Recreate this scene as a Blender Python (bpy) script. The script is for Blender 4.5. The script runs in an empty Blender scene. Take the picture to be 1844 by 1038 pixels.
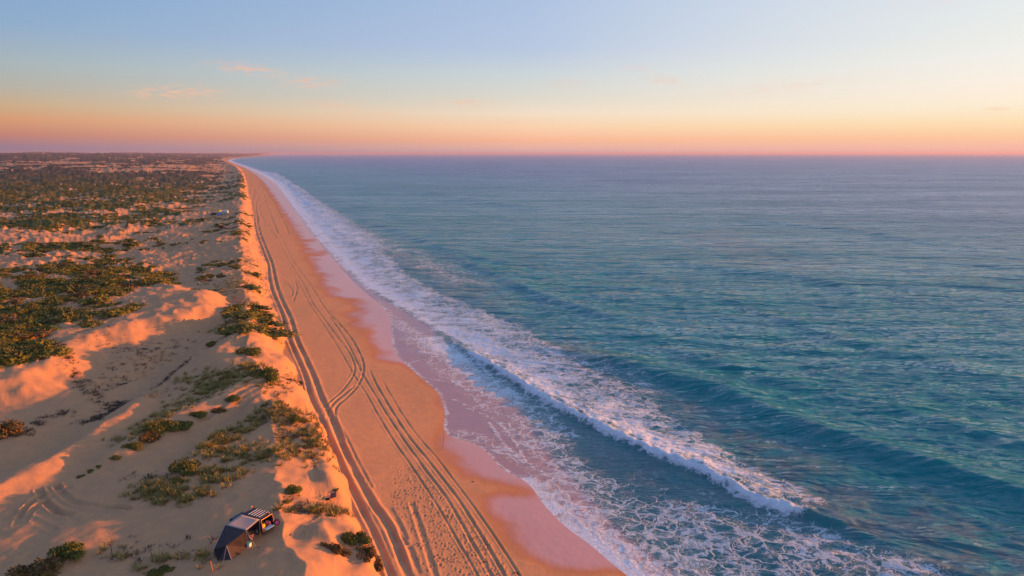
import bpy, math, random
import numpy as np
from mathutils import Vector, Matrix

R = math.radians
random.seed(7)
rng = np.random.default_rng(11)
S = bpy.context.scene
COL = S.collection

# ------------------------------------------------------------------ camera
CAM_Z = 48.0
PITCH = R(10.42)
FPX = 1317.0                      # focal length in pixels of the 1844 px wide photograph
cam_d = bpy.data.cameras.new('camera')
cam = bpy.data.objects.new('camera', cam_d)
COL.objects.link(cam)
cam.location = (0, 0, CAM_Z)
cam.rotation_euler = (R(90) - PITCH, R(0.0), 0)
cam_d.sensor_width = 36.0
cam_d.lens = 36.0 * FPX / 1844.0
cam_d.clip_start = 0.5
cam_d.clip_end = 120000
S.camera = cam

# ------------------------------------------------------------------ world + sun
SUN_AZ = R(76.0)
SUN_EL = R(7.6)
sun_vec = Vector((math.sin(SUN_AZ) * math.cos(SUN_EL), math.cos(SUN_AZ) * math.cos(SUN_EL), math.sin(SUN_EL)))
S.view_settings.view_transform = 'Standard'
S.view_settings.look = 'None'
S.view_settings.exposure = 0.85
S.view_settings.gamma = 1.0
S.view_settings.use_curve_mapping = False
S.cycles.use_denoising = True
S.cycles.max_bounces = 6
S.cycles.diffuse_bounces = 3
S.cycles.glossy_bounces = 3
S.cycles.transmission_bounces = 3
S.cycles.volume_bounces = 0
S.cycles.caustics_reflective = False
S.cycles.caustics_refractive = False

def lin(c):
    out = []
    for v in c:
        v = v / 255.0
        out.append(v / 12.92 if v <= 0.04045 else ((v + 0.055) / 1.055) ** 2.4)
    return (*out, 1.0)

class NT:
    """tiny node-tree writer"""
    def __init__(self, tree):
        self.t = tree; self.t.nodes.clear()
    def n(self, typ, ins=None, **kw):
        nd = self.t.nodes.new(typ)
        for k, v in kw.items(): setattr(nd, k, v)
        if ins:
            for k, v in ins.items(): self.set(nd, k, v)
        return nd
    def set(self, nd, k, v):
        sock = nd.inputs[k]
        if isinstance(v, bpy.types.NodeSocket): self.t.links.new(v, sock)
        elif isinstance(v, bpy.types.Node): self.t.links.new(v.outputs[0], sock)
        else: sock.default_value = v
    def m(self, op, a, b=None, c=None, clamp=False):
        nd = self.t.nodes.new('ShaderNodeMath'); nd.operation = op; nd.use_clamp = clamp
        self.set(nd, 0, a)
        if b is not None: self.set(nd, 1, b)
        if c is not None: self.set(nd, 2, c)
        return nd.outputs[0]
    def mr(self, v, a, b, c=0.0, d=1.0, smooth=True):
        nd = self.n('ShaderNodeMapRange', {0: v, 1: a, 2: b, 3: c, 4: d})
        nd.interpolation_type = 'SMOOTHSTEP' if smooth else 'LINEAR'
        return nd.outputs[0]
    def mix(self, f, a, b, blend='MIX'):
        nd = self.t.nodes.new('ShaderNodeMix'); nd.data_type = 'RGBA'; nd.blend_type = blend
        self.set(nd, 0, f); self.set(nd, 6, a); self.set(nd, 7, b)
        return nd.outputs[2]
    def ramp(self, f, stops):
        nd = self.t.nodes.new('ShaderNodeValToRGB'); e = nd.color_ramp.elements
        while len(e) > 1: e.remove(e[0])
        e[0].position = stops[0][0]; e[0].color = stops[0][1]
        for p, c in stops[1:]:
            x = e.new(p); x.color = c
        self.set(nd, 0, f)
        return nd.outputs[0]
    def noise(self, vec, scale, detail=3.0, rough=0.55, dist=0.0, dim='3D'):
        nd = self.n('ShaderNodeTexNoise', {'Vector': vec, 'Scale': scale, 'Detail': detail, 'Roughness': rough, 'Distortion': dist})
        return nd.outputs['Fac']
    def attr(self, name):
        return self.n('ShaderNodeAttribute', attribute_name=name).outputs['Fac']

world = bpy.data.worlds.new('World')
S.world = world
world.use_nodes = True
w = NT(world.node_tree)
tc = w.n('ShaderNodeTexCoord')
sep = w.n('ShaderNodeSeparateXYZ', {0: tc.outputs['Generated']})
X, Y, Z = sep.outputs
hor = w.m('SQRT', w.m('ADD', w.m('MULTIPLY', X, X), w.m('MULTIPLY', Y, Y)))
hor = w.m('MAXIMUM', hor, 1e-4)
cosaz = w.m('DIVIDE', w.m('ADD', w.m('MULTIPLY', X, math.sin(SUN_AZ)), w.m('MULTIPLY', Y, math.cos(SUN_AZ))), hor)
elev = w.m('MULTIPLY', w.m('ARCTAN2', Z, hor), 180 / math.pi)          # degrees
azim = w.m('MULTIPLY', w.m('ARCTAN2', X, Y), 180 / math.pi)
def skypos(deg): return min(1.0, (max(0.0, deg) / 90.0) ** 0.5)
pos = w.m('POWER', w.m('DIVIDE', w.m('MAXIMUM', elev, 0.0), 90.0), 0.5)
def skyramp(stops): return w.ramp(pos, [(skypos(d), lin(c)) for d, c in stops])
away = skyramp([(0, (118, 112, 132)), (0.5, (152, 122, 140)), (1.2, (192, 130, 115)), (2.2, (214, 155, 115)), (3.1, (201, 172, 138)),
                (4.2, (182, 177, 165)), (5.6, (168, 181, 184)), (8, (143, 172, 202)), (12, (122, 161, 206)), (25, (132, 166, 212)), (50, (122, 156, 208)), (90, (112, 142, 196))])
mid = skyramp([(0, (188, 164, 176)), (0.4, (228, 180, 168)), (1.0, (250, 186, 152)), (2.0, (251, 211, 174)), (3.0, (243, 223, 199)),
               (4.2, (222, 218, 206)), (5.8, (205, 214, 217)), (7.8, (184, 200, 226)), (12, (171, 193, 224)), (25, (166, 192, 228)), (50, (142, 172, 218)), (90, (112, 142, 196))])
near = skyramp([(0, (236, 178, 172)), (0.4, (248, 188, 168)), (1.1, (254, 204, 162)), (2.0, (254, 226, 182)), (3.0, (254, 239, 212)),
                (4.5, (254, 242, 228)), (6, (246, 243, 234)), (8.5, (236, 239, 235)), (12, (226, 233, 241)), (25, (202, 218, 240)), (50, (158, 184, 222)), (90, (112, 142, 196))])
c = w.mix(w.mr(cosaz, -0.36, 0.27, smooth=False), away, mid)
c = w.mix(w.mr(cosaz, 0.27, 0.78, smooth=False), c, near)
# brighter sky round the low sun, right of the frame
glow = w.m('MULTIPLY', w.mr(cosaz, 0.78, 1.0), w.mr(elev, 30.0, 2.0))
c = w.mix(glow, c, (2.6, 1.5, 0.75, 1.0))
# thin peach wisps low over the horizon
cn = w.noise(w.n('ShaderNodeCombineXYZ', {0: w.m('MULTIPLY', azim, 0.9), 1: w.m('MULTIPLY', elev, 4.5), 2: 3.0}), 1.0, 3.0, 0.6)
clouds = None
for (px, py, hw, hh, amp, tilt) in [(465, 142, 52, 8, .75, .10), (335, 181, 62, 9, .85, -.05), (575, 160, 44, 9, .65, .0), (612, 197, 40, 7, .5, .12),
                                    (680, 209, 60, 5, .3, .0), (850, 190, 48, 7, .5, .02), (1012, 158, 30, 7, .35, .0), (1190, 154, 26, 6, .5, .1),
                                    (1145, 135, 30, 5, .3, .05), (930, 222, 60, 7, .3, .0), (1780, 212, 60, 4, .35, .0), (1760, 35, 110, 16, .28, -.15),
                                    (1400, 170, 110, 9, .22, -.1)]:
    a = math.degrees(math.atan((px - 922) / FPX)); e = math.degrees((277 - py) / FPX)
    wa = math.degrees(hw / FPX); we = math.degrees(hh / FPX)
    da = w.m('SUBTRACT', azim, a)
    de = w.m('SUBTRACT', w.m('SUBTRACT', elev, e), w.m('MULTIPLY', da, -tilt))
    q = w.m('ADD', w.m('POWER', w.m('ABSOLUTE', w.m('DIVIDE', da, wa)), 2.0), w.m('POWER', w.m('ABSOLUTE', w.m('DIVIDE', de, we)), 2.0))
    g = w.m('MULTIPLY', w.m('EXPONENT', w.m('MULTIPLY', q, -1.0)), amp)
    clouds = g if clouds is None else w.m('ADD', clouds, g)
clouds = w.m('MULTIPLY', clouds, w.mr(cn, 0.38, 0.62), clamp=True)
c = w.mix(w.m('MULTIPLY', clouds, 0.85), c, lin((248, 190, 160)))
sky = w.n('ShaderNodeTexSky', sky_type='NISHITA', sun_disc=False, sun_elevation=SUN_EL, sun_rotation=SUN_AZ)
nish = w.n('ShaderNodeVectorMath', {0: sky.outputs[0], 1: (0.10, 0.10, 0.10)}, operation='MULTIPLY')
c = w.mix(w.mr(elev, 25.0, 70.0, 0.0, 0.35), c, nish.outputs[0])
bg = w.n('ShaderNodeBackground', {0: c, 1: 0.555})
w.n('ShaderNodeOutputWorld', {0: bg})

sun_d = bpy.data.lights.new('sun', 'SUN')
sun_d.energy = 5.0
sun_d.angle = R(0.6)
sun_d.color = (1.0, 0.30, 0.02)
sun = bpy.data.objects.new('sun', sun_d)
COL.objects.link(sun)
sun.rotation_euler = sun_vec.to_track_quat('Z', 'Y').to_euler()
sun.location = sun_vec * 500

# ------------------------------------------------------------------ helpers
def tag(o, label=None, cat=None, group=None, kind=None):
    if label: o['label'] = label
    if cat: o['category'] = cat
    if group: o['group'] = group
    if kind: o['kind'] = kind
    return o

def new_mat(name):
    m = bpy.data.materials.new(name); m.use_nodes = True
    return m, NT(m.node_tree)

def simple(name, col, rough=0.6, metal=0.0, var=0.12, scale=6.0, bump=0.0, spec=0.5):
    m, t = new_mat(name)
    p = t.n('ShaderNodeTexCoord').outputs['Object']
    nz = t.noise(p, scale, 4)
    a = (*[x * (1 - var) for x in col], 1); b = (*[min(1, x * (1 + var)) for x in col], 1)
    bs = t.n('ShaderNodeBsdfPrincipled', {'Base Color': t.mix(nz, a, b), 'Roughness': rough, 'Metallic': metal, 'Specular IOR Level': spec})
    if bump:
        t.set(bs, 'Normal', t.n('ShaderNodeBump', {'Height': nz, 'Strength': bump, 'Distance': 0.03}))
    t.n('ShaderNodeOutputMaterial', {0: bs})
    return m

def mesh_obj(name, verts, faces, mat=None, parent=None, smooth=False, mats=None, midx=None):
    me = bpy.data.meshes.new(name)
    me.from_pydata([tuple(v) for v in verts], [], [tuple(f) for f in faces])
    if mat: me.materials.append(mat)
    if mats:
        for x in mats: me.materials.append(x)
    if midx is not None: me.polygons.foreach_set('material_index', midx)
    if smooth: me.polygons.foreach_set('use_smooth', [True] * len(me.polygons))
    me.update()
    o = bpy.data.objects.new(name, me); COL.objects.link(o)
    if parent: o.parent = parent
    return o

def np_mesh(name, V, F, mat, smooth=True, attrs=None):
    """V (n,3), F (m,3|4) numpy -> mesh"""
    me = bpy.data.meshes.new(name)
    k = F.shape[1]
    me.vertices.add(len(V)); me.vertices.foreach_set('co', V.astype(np.float32).ravel())
    me.loops.add(F.size); me.loops.foreach_set('vertex_index', F.astype(np.int32).ravel())
    me.polygons.add(len(F)); me.polygons.foreach_set('loop_start', np.arange(0, F.size, k, dtype=np.int32))
    me.update(calc_edges=True)
    me.polygons.foreach_set('use_smooth', np.full(len(F), smooth))
    for kx, v in (attrs or {}).items():
        a = me.attributes.new(kx, 'FLOAT', 'POINT'); a.data.foreach_set('value', v.astype(np.float32).ravel())
    me.materials.append(mat)
    me.update()
    return me

def link(name, me, parent=None, loc=(0, 0, 0)):
    o = bpy.data.objects.new(name, me); COL.objects.link(o); o.location = loc
    if parent: o.parent = parent
    return o

def empty(name, loc=(0, 0, 0), rz=0.0):
    o = bpy.data.objects.new(name, None); COL.objects.link(o)
    o.location = loc; o.rotation_euler = (0, 0, rz); o.empty_display_size = 0.3
    return o

def copy_tree(o, parent=None):
    c = o.copy(); COL.objects.link(c)
    if parent: c.parent = parent
    for ch in [x for x in bpy.data.objects if x.parent == o]: copy_tree(ch, c)
    return c

# survey: turn a sighting of the photograph into a place on level ground of height z
cp, sp = math.cos(PITCH), math.sin(PITCH)
def at(px, py, z=0.0):
    v = (py - 519.0) / FPX; u = (px - 922.0) / FPX
    down = sp + v * cp; fwd = cp - v * sp
    k = (CAM_Z - z) / down
    return (u * k, fwd * k)
def line(pts, z=0.0): return np.array([at(x, y, z) for x, y in pts])

def hash2(ix, iy, seed):
    h = (ix.astype(np.int64) * 374761393 + iy.astype(np.int64) * 668265263 + seed * 974634777) & 0xFFFFFFFF
    h = ((h ^ (h >> 13)) * 1274126177) & 0xFFFFFFFF
    return (h ^ (h >> 16)) & 0xFFFFFFFF
def perlin(x, y, seed=0):
    x = np.asarray(x, float); y = np.asarray(y, float)
    ix = np.floor(x); iy = np.floor(y); fx = x - ix; fy = y - iy
    ux = fx * fx * fx * (fx * (fx * 6 - 15) + 10); uy = fy * fy * fy * (fy * (fy * 6 - 15) + 10)
    def g(dx, dy):
        a = hash2(ix + dx, iy + dy, seed).astype(float) * (2 * math.pi / 4294967296.0)
        return np.cos(a) * (fx - dx) + np.sin(a) * (fy - dy)
    a = g(0, 0); b = g(1, 0); c_ = g(0, 1); d = g(1, 1)
    return 1.5 * ((a + (b - a) * ux) + ((c_ + (d - c_) * ux) - (a + (b - a) * ux)) * uy)
def fbm(x, y, octv=4, seed=0, gain=0.5):
    s = 0; a = 1.0; n = 0
    for i in range(octv):
        s = s + a * perlin(x * 2 ** i + 17.3 * i, y * 2 ** i - 9.1 * i, seed + i); n += a; a *= gain
    return s / n
def sst(a, b, x):
    t = np.clip((x - a) / (b - a), 0, 1); return t * t * (3 - 2 * t)

def pdist(x, y, P, vals=None):
    """distance to an open polyline, side (+ right of its direction) and interpolated value"""
    best = np.full(x.shape, 1e18); side = np.zeros(x.shape); val = np.zeros(x.shape)
    for i in range(len(P) - 1):
        ax, ay = P[i]; bx, by = P[i + 1]; ex, ey = bx - ax, by - ay
        L = ex * ex + ey * ey + 1e-9
        t = np.clip(((x - ax) * ex + (y - ay) * ey) / L, 0, 1)
        dx = x - ax - t * ex; dy = y - ay - t * ey
        d = dx * dx + dy * dy
        m = d < best
        best = np.where(m, d, best)
        side = np.where(m, np.sign((x - ax) * ey - (y - ay) * ex), side)
        if vals is not None: val = np.where(m, vals[i] + t * (vals[i + 1] - vals[i]), val)
    return np.sqrt(best), side, val
def sdist(x, y, P):
    d, s, _ = pdist(x, y, P); return d * np.where(s == 0, 1, s)
def polysd(x, y, P):
    """signed distance to a closed polygon, + inside"""
    Q = np.vstack([P, P[:1]])
    d, _, _ = pdist(x, y, Q)
    ins = np.zeros(x.shape, bool)
    for i in range(len(P)):
        ax, ay = Q[i]; bx, by = Q[i + 1]
        c_ = ((ay > y) != (by > y)) & (x < (bx - ax) * (y - ay) / (by - ay + 1e-12) + ax)
        ins ^= c_
    return np.where(ins, d, -d)
def dense(P, step_frac=0.5):
    """round the corners of a polyline (two Chaikin cuts)"""
    for _ in range(2):
        Q = [P[0]]
        for i in range(len(P) - 1):
            Q.append(P[i] * .75 + P[i + 1] * .25); Q.append(P[i] * .25 + P[i + 1] * .75)
        Q.append(P[-1]); P = np.array(Q)
    return P

# ------------------------------------------------------------------ coast lines (far -> near, so + is seaward... see signs)
TOE = line([(470, 279.6), (424, 283), (396, 287), (412, 294), (430, 302), (438, 311), (443, 325), (447, 345), (452, 370), (456, 395), (459, 420), (470, 455), (478, 480),
            (482, 510), (493, 545), (504, 580), (514, 620), (525, 655), (535, 685), (544, 712), (556, 740), (574, 775), (590, 810), (606, 850),
            (622, 890), (642, 930), (661, 970), (677, 1005), (690, 1038), (725, 1110), (800, 1300)], 2.6)
EDGE = line([(500, 279.6), (448, 283), (420, 286.5), (409, 289.5), (416, 293), (434, 299), (455, 307), (478, 319), (497, 332), (512, 353), (529, 377), (545, 399), (565, 425),
             (590, 455), (614, 482), (643, 514), (678, 543), (703, 566), (706, 595), (708, 630), (732, 657), (764, 685), (790, 706), (800, 728), (803, 749),
             (799, 772), (810, 787), (850, 796), (876, 811), (893, 833), (912, 850), (945, 864), (962, 880), (976, 903), (1005, 935), (1032, 958), (1062, 978),
             (1110, 1020), (1180, 1075), (1300, 1160), (1600, 1400)])
WET = line([(485, 280), (435, 284), (404, 288), (420, 295), (440, 304), (455, 314), (472, 330), (490, 360), (505, 385), (521, 410), (541, 450), (560, 490), (578, 525), (603, 560),
            (640, 592), (655, 632), (690, 650), (728, 660), (758, 692), (783, 715), (788, 750), (782, 790), (797, 826), (824, 864), (847, 895),
            (876, 938), (905, 970), (943, 1033), (990, 1090), (1200, 1300)], 0.8)
SHELF = line([(500, 279.3), (450, 282.7), (424, 286), (414, 289.5), (422, 293), (440, 299), (462, 307), (485, 319), (505, 332), (550, 396), (618, 479), (650, 512), (690, 540), (746, 574), (786, 597), (776, 613), (816, 640),
              (850, 671), (885, 700), (931, 729), (955, 775), (985, 823), (1020, 862), (1060, 905), (1100, 955), (1160, 1005), (1240, 1065), (1420, 1180), (1700, 1400)])
EDGE_D, TOE_D, WET_D, SHELF_D = dense(EDGE), dense(TOE), dense(WET), dense(SHELF)
SIDE = 1.0 if sdist(np.array([50.0]), np.array([100.0]), EDGE)[0] > 0 else -1.0

# tyre ruts: (centre line, half width, depth)
RUTS = [
    ([(450, 325), (454, 360), (458, 395), (461, 420), (474, 456), (484, 480), (484, 505), (491, 532), (508, 566), (517, 607), (532, 642), (550, 679), (559, 720), (577, 754), (590, 790), (609, 829), (621, 861), (641, 904), (666, 950), (684, 990), (701, 1036), (730, 1100)], .40, .20),
    ([(454, 325), (459, 360), (463, 395), (467, 420), (481, 455), (491, 479), (495, 505), (505, 540), (523, 572), (533, 613), (550, 647), (567, 685), (580, 723), (597, 754), (608, 785), (629, 832), (647, 869), (669, 908), (690, 938), (707, 967), (721, 1004), (733, 1038), (760, 1100)], .50, .24),
    ([(480, 395), (504, 422), (516, 448), (530, 474), (559, 511), (584, 553), (608, 577), (631, 601), (648, 630), (656, 653), (652, 673), (642, 694), (625, 714), (606, 731), (602, 747), (610, 772), (622, 800)], .26, .18),
    ([(500, 435), (512, 455), (526, 480), (547, 510), (560, 543), (584, 573), (608, 605), (628, 628), (639, 650), (638, 668), (625, 690), (608, 711), (590, 728), (575, 742)], .24, .16),
    ([(500, 445), (520, 480), (540, 512), (550, 535), (566, 560), (587, 590), (608, 621), (625, 650), (642, 679), (660, 705), (678, 739), (700, 773), (716, 799), (744, 838), (770, 878), (799, 924), (824, 970), (847, 1007), (863, 1038), (890, 1100)], .20, .14),
    ([(584, 553), (606, 585), (628, 616), (643, 648), (655, 672), (673, 702), (695, 738), (717, 769), (734, 794), (767, 841), (799, 881), (827, 927), (850, 970), (873, 1010), (891, 1038), (925, 1100)], .26, .15),
    ([(664, 655), (671, 672), (682, 694), (701, 725), (724, 760), (745, 788), (778, 829), (819, 881), (850, 927), (876, 970), (897, 1007), (914, 1038), (948, 1100)], .26, .16),
    ([(684, 670), (700, 697), (720, 731), (746, 766), (766, 790), (792, 820), (820, 858), (858, 908), (882, 941), (905, 976), (928, 1013), (944, 1038), (980, 1100)], .20, .12),
    ([(574, 527), (592, 553), (612, 580), (640, 612)], .16, .10),
    ([(664, 905), (690, 935), (712, 962), (730, 985)], .45, .09),
    ([(590, 740), (604, 762), (622, 790), (640, 830), (655, 858), (668, 885)], .35, .08),
    ([(700, 915), (715, 940), (730, 975)], .4, .08), ([(735, 985), (745, 1010), (752, 1038)], .4, .07),
    ([(466, 300), (470, 330), (476, 360), (490, 395), (500, 420)], .4, .2), ([(470, 335), (485, 352), (497, 372), (512, 400), (520, 420)], .4, .2),
    ([(508, 505), (520, 515), (530, 530), (512, 540), (505, 528)], .3, .14), ([(530, 500), (536, 520), (528, 545)], .3, .14),
    ([(556, 735), (520, 737), (470, 748), (420, 770), (370, 800)], .5, .16), ([(560, 745), (524, 748), (478, 760), (430, 782), (385, 812)], .5, .16),
    ([(640, 690), (610, 716), (592, 738), (588, 760)], .3, .16),
]
RUTS += [([(72, 906), (80, 925), (92, 942), (112, 956), (135, 962)], .42, .27), ([(103, 899), (117, 920), (142, 941), (194, 950), (240, 958)], .42, .25), ([(33, 974), (41, 952), (62, 930), (86, 914)], .4, .22), ([(44, 972), (60, 948), (92, 925), (130, 905)], .4, .2),
         ([(20, 946), (48, 958), (85, 975), (104, 990)], .4, .1), ([(330, 955), (260, 958), (190, 950), (120, 962), (60, 975)], .4, .07), ([(600, 940), (560, 985), (470, 1012), (380, 1030)], .36, .07), ([(520, 1038), (560, 1000), (600, 960)], .36, .06),
         ([(468, 300), (462, 345), (468, 385), (478, 410)], .4, .12), ([(505, 400), (492, 372), (478, 352), (462, 342)], .3, .12), ([(498, 428), (480, 405), (470, 388)], .36, .12),
         ([(740, 900), (760, 960), (775, 1010), (785, 1045)], .36, .07)]
RUTS = [(dense(line(p, 2.0)), w_ * (.85 if w_ < .35 else 1), d_ * (.85 if w_ < .35 else 1.25)) for p, w_, d_ in RUTS]

# strokes of dune relief: (points, height, half width right, half width left, kind)
def stroke(pts, z, h, wr, wl): return (line(pts, z), h, wr, wl)
RELIEF = [
    stroke([(560, 768), (586, 812), (602, 850), (616, 888), (640, 932), (657, 972), (672, 1008), (692, 1055), (760, 1200)], 5.2, 2.1, 2.6, 5.0),
    stroke([(500, 565), (512, 610), (525, 650), (540, 690), (548, 716)], 5.0, 1.0, 2.6, 4.0),
    stroke([(420, 560), (372, 602), (320, 640), (268, 682), (215, 722), (140, 772), (50, 822), (-120, 880)], 3.5, -2.2, 6.0, 5.0),
    stroke([(252, 728), (180, 778), (95, 828), (0, 876), (-120, 920)], 5.0, 1.55, 7.5, 2.8),
    stroke([(225, 815), (285, 778), (340, 756), (400, 738), (445, 715)], 5.0, 1.3, 3.0, 3.5),
    stroke([(405, 640), (455, 620), (495, 650)], 5.5, 1.4, 5.0, 5.0),
    stroke([(385, 665), (440, 690), (500, 700)], 5.0, 1.0, 4.0, 4.0),
    stroke([(560, 742), (500, 747), (430, 768), (370, 800), (300, 850)], 4.0, -1.0, 2.4, 2.4),
    stroke([(500, 760), (545, 790), (560, 830)], 5.0, 1.0, 4.0, 5.0),
    stroke([(300, 880), (345, 850), (390, 815)], 4.5, .35, 3.5, 4.5),
    stroke([(520, 905), (545, 880), (600, 885)], 4.5, .4, 2.5, 3.0),
    stroke([(590, 985), (640, 968), (670, 1000)], 4.6, .9, 2.0, 1.8),
    stroke([(60, 1035), (130, 1000), (170, 985)], 4.0, .4, 3.0, 4.0),
    stroke([(230, 655), (290, 630), (350, 600)], 5.0, .6, 3.0, 3.0),
]
PLATEAU = line([(-400, 560), (-400, 700), (-60, 690), (40, 676), (96, 650), (128, 622), (170, 606), (220, 598), (275, 585), (335, 575), (372, 566), (374, 548), (330, 535), (200, 490), (-400, 470)], 6.5)

BLOW = [line([(i, j)], 3.8)[0] for i, j in [(440, 455), (300, 425), (110, 455), (60, 520), (330, 390)]]

BARE = line([(80, 604), (110, 596), (180, 604), (240, 596), (330, 583), (370, 573), (395, 545), (430, 560), (420, 620), (340, 700), (120, 740), (-60, 720), (-60, 690), (90, 665)], 5.5)
def dune_parts(x, y):
    D = np.sqrt(x * x + y * y)
    dw = sdist(x, y, EDGE_D) * SIDE            # + seaward of the waterline
    di = -sdist(x, y, TOE_D) * SIDE            # + inland of the dune toe
    di = di + (fbm(x / 7, y / 9, 3, 81) * 2.2 + fbm(x / 30, y / 45, 2, 83) * 2.0) * sst(-6, 2, di)
    return D, dw, di

def veg_density(x, y, D, di):
    """how much of the ground is under low scrub, 0..1, and where its patches lie"""
    cov = np.interp(D, [60, 150, 168, 230, 300, 480, 700, 900, 1500, 1900, 2600, 3600, 5000],
                       [.03, .05, .46, .53, .51, .50, .60, .78, .86, .58, .46, .74, .84])
    cov = cov * np.interp(di, [0, 5, 16, 30, 55, 85], [.34, .74, .50, .52, .80, 1.0])
    return cov

def height(x, y, want=False, fine=True):
    x = np.asarray(x, float); y = np.asarray(y, float)
    D, dw, di = dune_parts(x, y)
    inland = np.maximum(-dw, 0); toe = np.maximum(-di, 0)
    beach = 2.6 * inland / (inland + toe + 1e-3)
    beach = np.where(dw > 0, -0.045 * np.minimum(dw, 80) - 0.02, beach)
    berm = fbm(x / 26, y / 40, 3, 41) * 0.28
    beach = beach + berm * sst(0, 9, -dw) * 0.8
    cusp = fbm(x / 9, y / 13, 3, 77) * 0.10
    beach = beach + cusp * sst(3, 12, -dw)
    # dune belt
    n1 = fbm(x / 19 + 3.1, y / 19, 4, 5)
    n2 = fbm(x / 62, y / 70, 4, 9)
    n3 = fbm(x / 6.0, y / 6.0, 3, 14)
    nf = (1 - sst(118, 150, D)) * sst(9, 16, di)
    n1, n2, n3 = n1 * (1 - .75 * nf), n2 * (1 - .8 * nf), n3 * (1 + .5 * nf)
    prof = np.interp(di, [0, 1.5, 5.0, 8.5, 14, 24, 42, 56, 80, 140, 300, 900, 2500], [0, .9, 3.4, 4.8, 3.9, 2.5, 1.1, .5, 1.3, 2.6, 4.5, 7, 10])
    far = sst(150, 420, D)
    dunes = 2.6 + prof * (1 + 0.30 * n2) + n1 * (0.24 + .70 * sst(120, 170, D) + .75 * far) * sst(2, 16, di) + n2 * (0.5 + 4.2 * far) * sst(14, 90, di) + n3 * .24 * sst(0, 8, di) + (1 - 2 * np.abs(fbm(x / 8.5, y / 7, 3, 87)) - .5) * (.55 + .75 * far) * sst(2, 9, di) * (.10 + .90 * sst(130, 175, D) + .5 * np.exp(-((di - 7) / 6) ** 2))
    n4 = 1 - np.abs(fbm(x / 38 + 7, y / 30 - 3, 3, 61))
    dunes = dunes + (n4 - .75) * 3.2 * sst(170, 260, D) * sst(14, 60, di)
    # traced relief close to the camera
    m = (D < 420) & (di > -8)
    if m.any():
        xm, ym = x[m], y[m]; add = np.zeros(xm.shape)
        jig = fbm(xm / 8, ym / 8, 3, 19) * 1.6 + .3
        for P, h, wr, wl in RELIEF:
            d, s, _ = pdist(xm, ym, P)
            d = np.maximum(0, d + jig); ww = np.where(s > 0, wr, wl)
            add += h * np.exp(-(d / ww) ** 2)
        pd = polysd(xm, ym, PLATEAU) + fbm(xm / 7, ym / 7, 3, 23) * 1.6
        add += 3.6 * sst(-9.5, 0.8, pd)
        dunes[m] += add * sst(-2, 2.5, di[m])
    # far country: rolling heath rising to low hills
    hills = fbm(x / 900, y / 1300, 4, 31)
    hills2 = fbm(x / 330, y / 400, 4, 33)
    dunes = dunes + sst(350, 900, D) * sst(20, 200, di) * (hills2 * 7 + 3.0) + sst(900, 2600, D) * sst(40, 500, di) * (hills * 12 + 5)
    dunes = dunes + sst(2600, 7000, D) * sst(60, 1200, di) * (23 + hills * 30 + 4 * fbm(x / 300, y / 500, 3, 35)) + sst(6000, 15000, D) * sst(0, 1500, di) * 8
    z = np.where(di > 0, dunes, beach)
    # veg lumps
    cov = veg_density(x, y, D, di)
    pn = 0.62 * fbm(x / 8.5 + 2, y / 9, 4, 52, .62) + 0.38 * fbm(x / 45, y / 60, 3, 57)
    big = 0.5 * pn + 0.9 * fbm(x / 150, y / 260, 4, 58)
    pn = 1.0 * pn + .46 * fbm(x / 80, y / 70, 3, 59)
    pn = pn * (1 - sst(1300, 2200, D)) + big * sst(1300, 2200, D)
    thr = np.interp(cov, [0, .05, .25, .5, .75, .92, 1], [.9, .50, .24, .02, -.20, -.42, -.7])
    veg = sst(-.02, .07, pn - thr) * sst(1, 4, di)
    near_keep = sst(152, 166, D)
    mb = (D < 260) & (di > 0)
    if mb.any():
        bare = np.ones(x.shape); bare[mb] = sst(-2.5, 1.0, -polysd(x[mb], y[mb], BARE) + 1.5 * fbm(x[mb] / 6, y[mb] / 6, 3, 93)); near_keep = near_keep * bare
    veg = veg * near_keep
    if fine:
        lump = np.abs(fbm(x / 3.2, y / 3.2, 3, 64)) * 1.6
        lump2 = fbm(x / 9, y / 9, 2, 66)
        z = z + veg * (0.45 + lump * 0.8 + lump2 * .6) * np.interp(D, [160, 500, 900, 2000], [.8, 1.0, .7, .4])
    rut = np.zeros(x.shape)
    if fine:
        m = (D < 1300) & (di < np.where(D < 130, 70, 22)) & (di > -60)
        if m.any():
            xm, ym = x[m], y[m]; rr = np.zeros(xm.shape); dz = np.zeros(xm.shape)
            wob = fbm(xm / 1.3, ym / 1.3, 2, 91)
            for P, hw, dep in RUTS:
                x0, y0 = P.min(0) - 3; x1, y1 = P.max(0) + 3
                b = (xm > x0) & (xm < x1) & (ym > y0) & (ym < y1)
                if not b.any(): continue
                d, s, tv = pdist(xm[b], ym[b], P, np.linspace(0, 1, len(P)))
                tp = sst(0, .10, tv) * (1 - sst(.92, 1, tv)) * np.clip(.8 + .8 * fbm(xm[b] / 5, ym[b] / 5, 2, 99), .5, 1.1)
                d = d + wob[b] * .05
                inr = 1 - sst(hw * .55, hw * 1.25, d)
                dz[b] += -dep * tp * inr * (1 + .35 * wob[b]) + dep * tp * .55 * np.exp(-((d - hw * 1.6) / (hw * .5)) ** 2)
                rr[b] = np.maximum(rr[b], inr * tp * min(1, dep * 3.5))
            z[m] += np.clip(dz, -.42, .2); rut[m] = rr
        # wind ripple and trampled ground
        near = 1 - sst(120, 260, D)
        z = z + near * fbm(x / 1.1, y / 1.1, 3, 97) * 0.022 * sst(-1, 3, -dw + 0)
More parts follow.
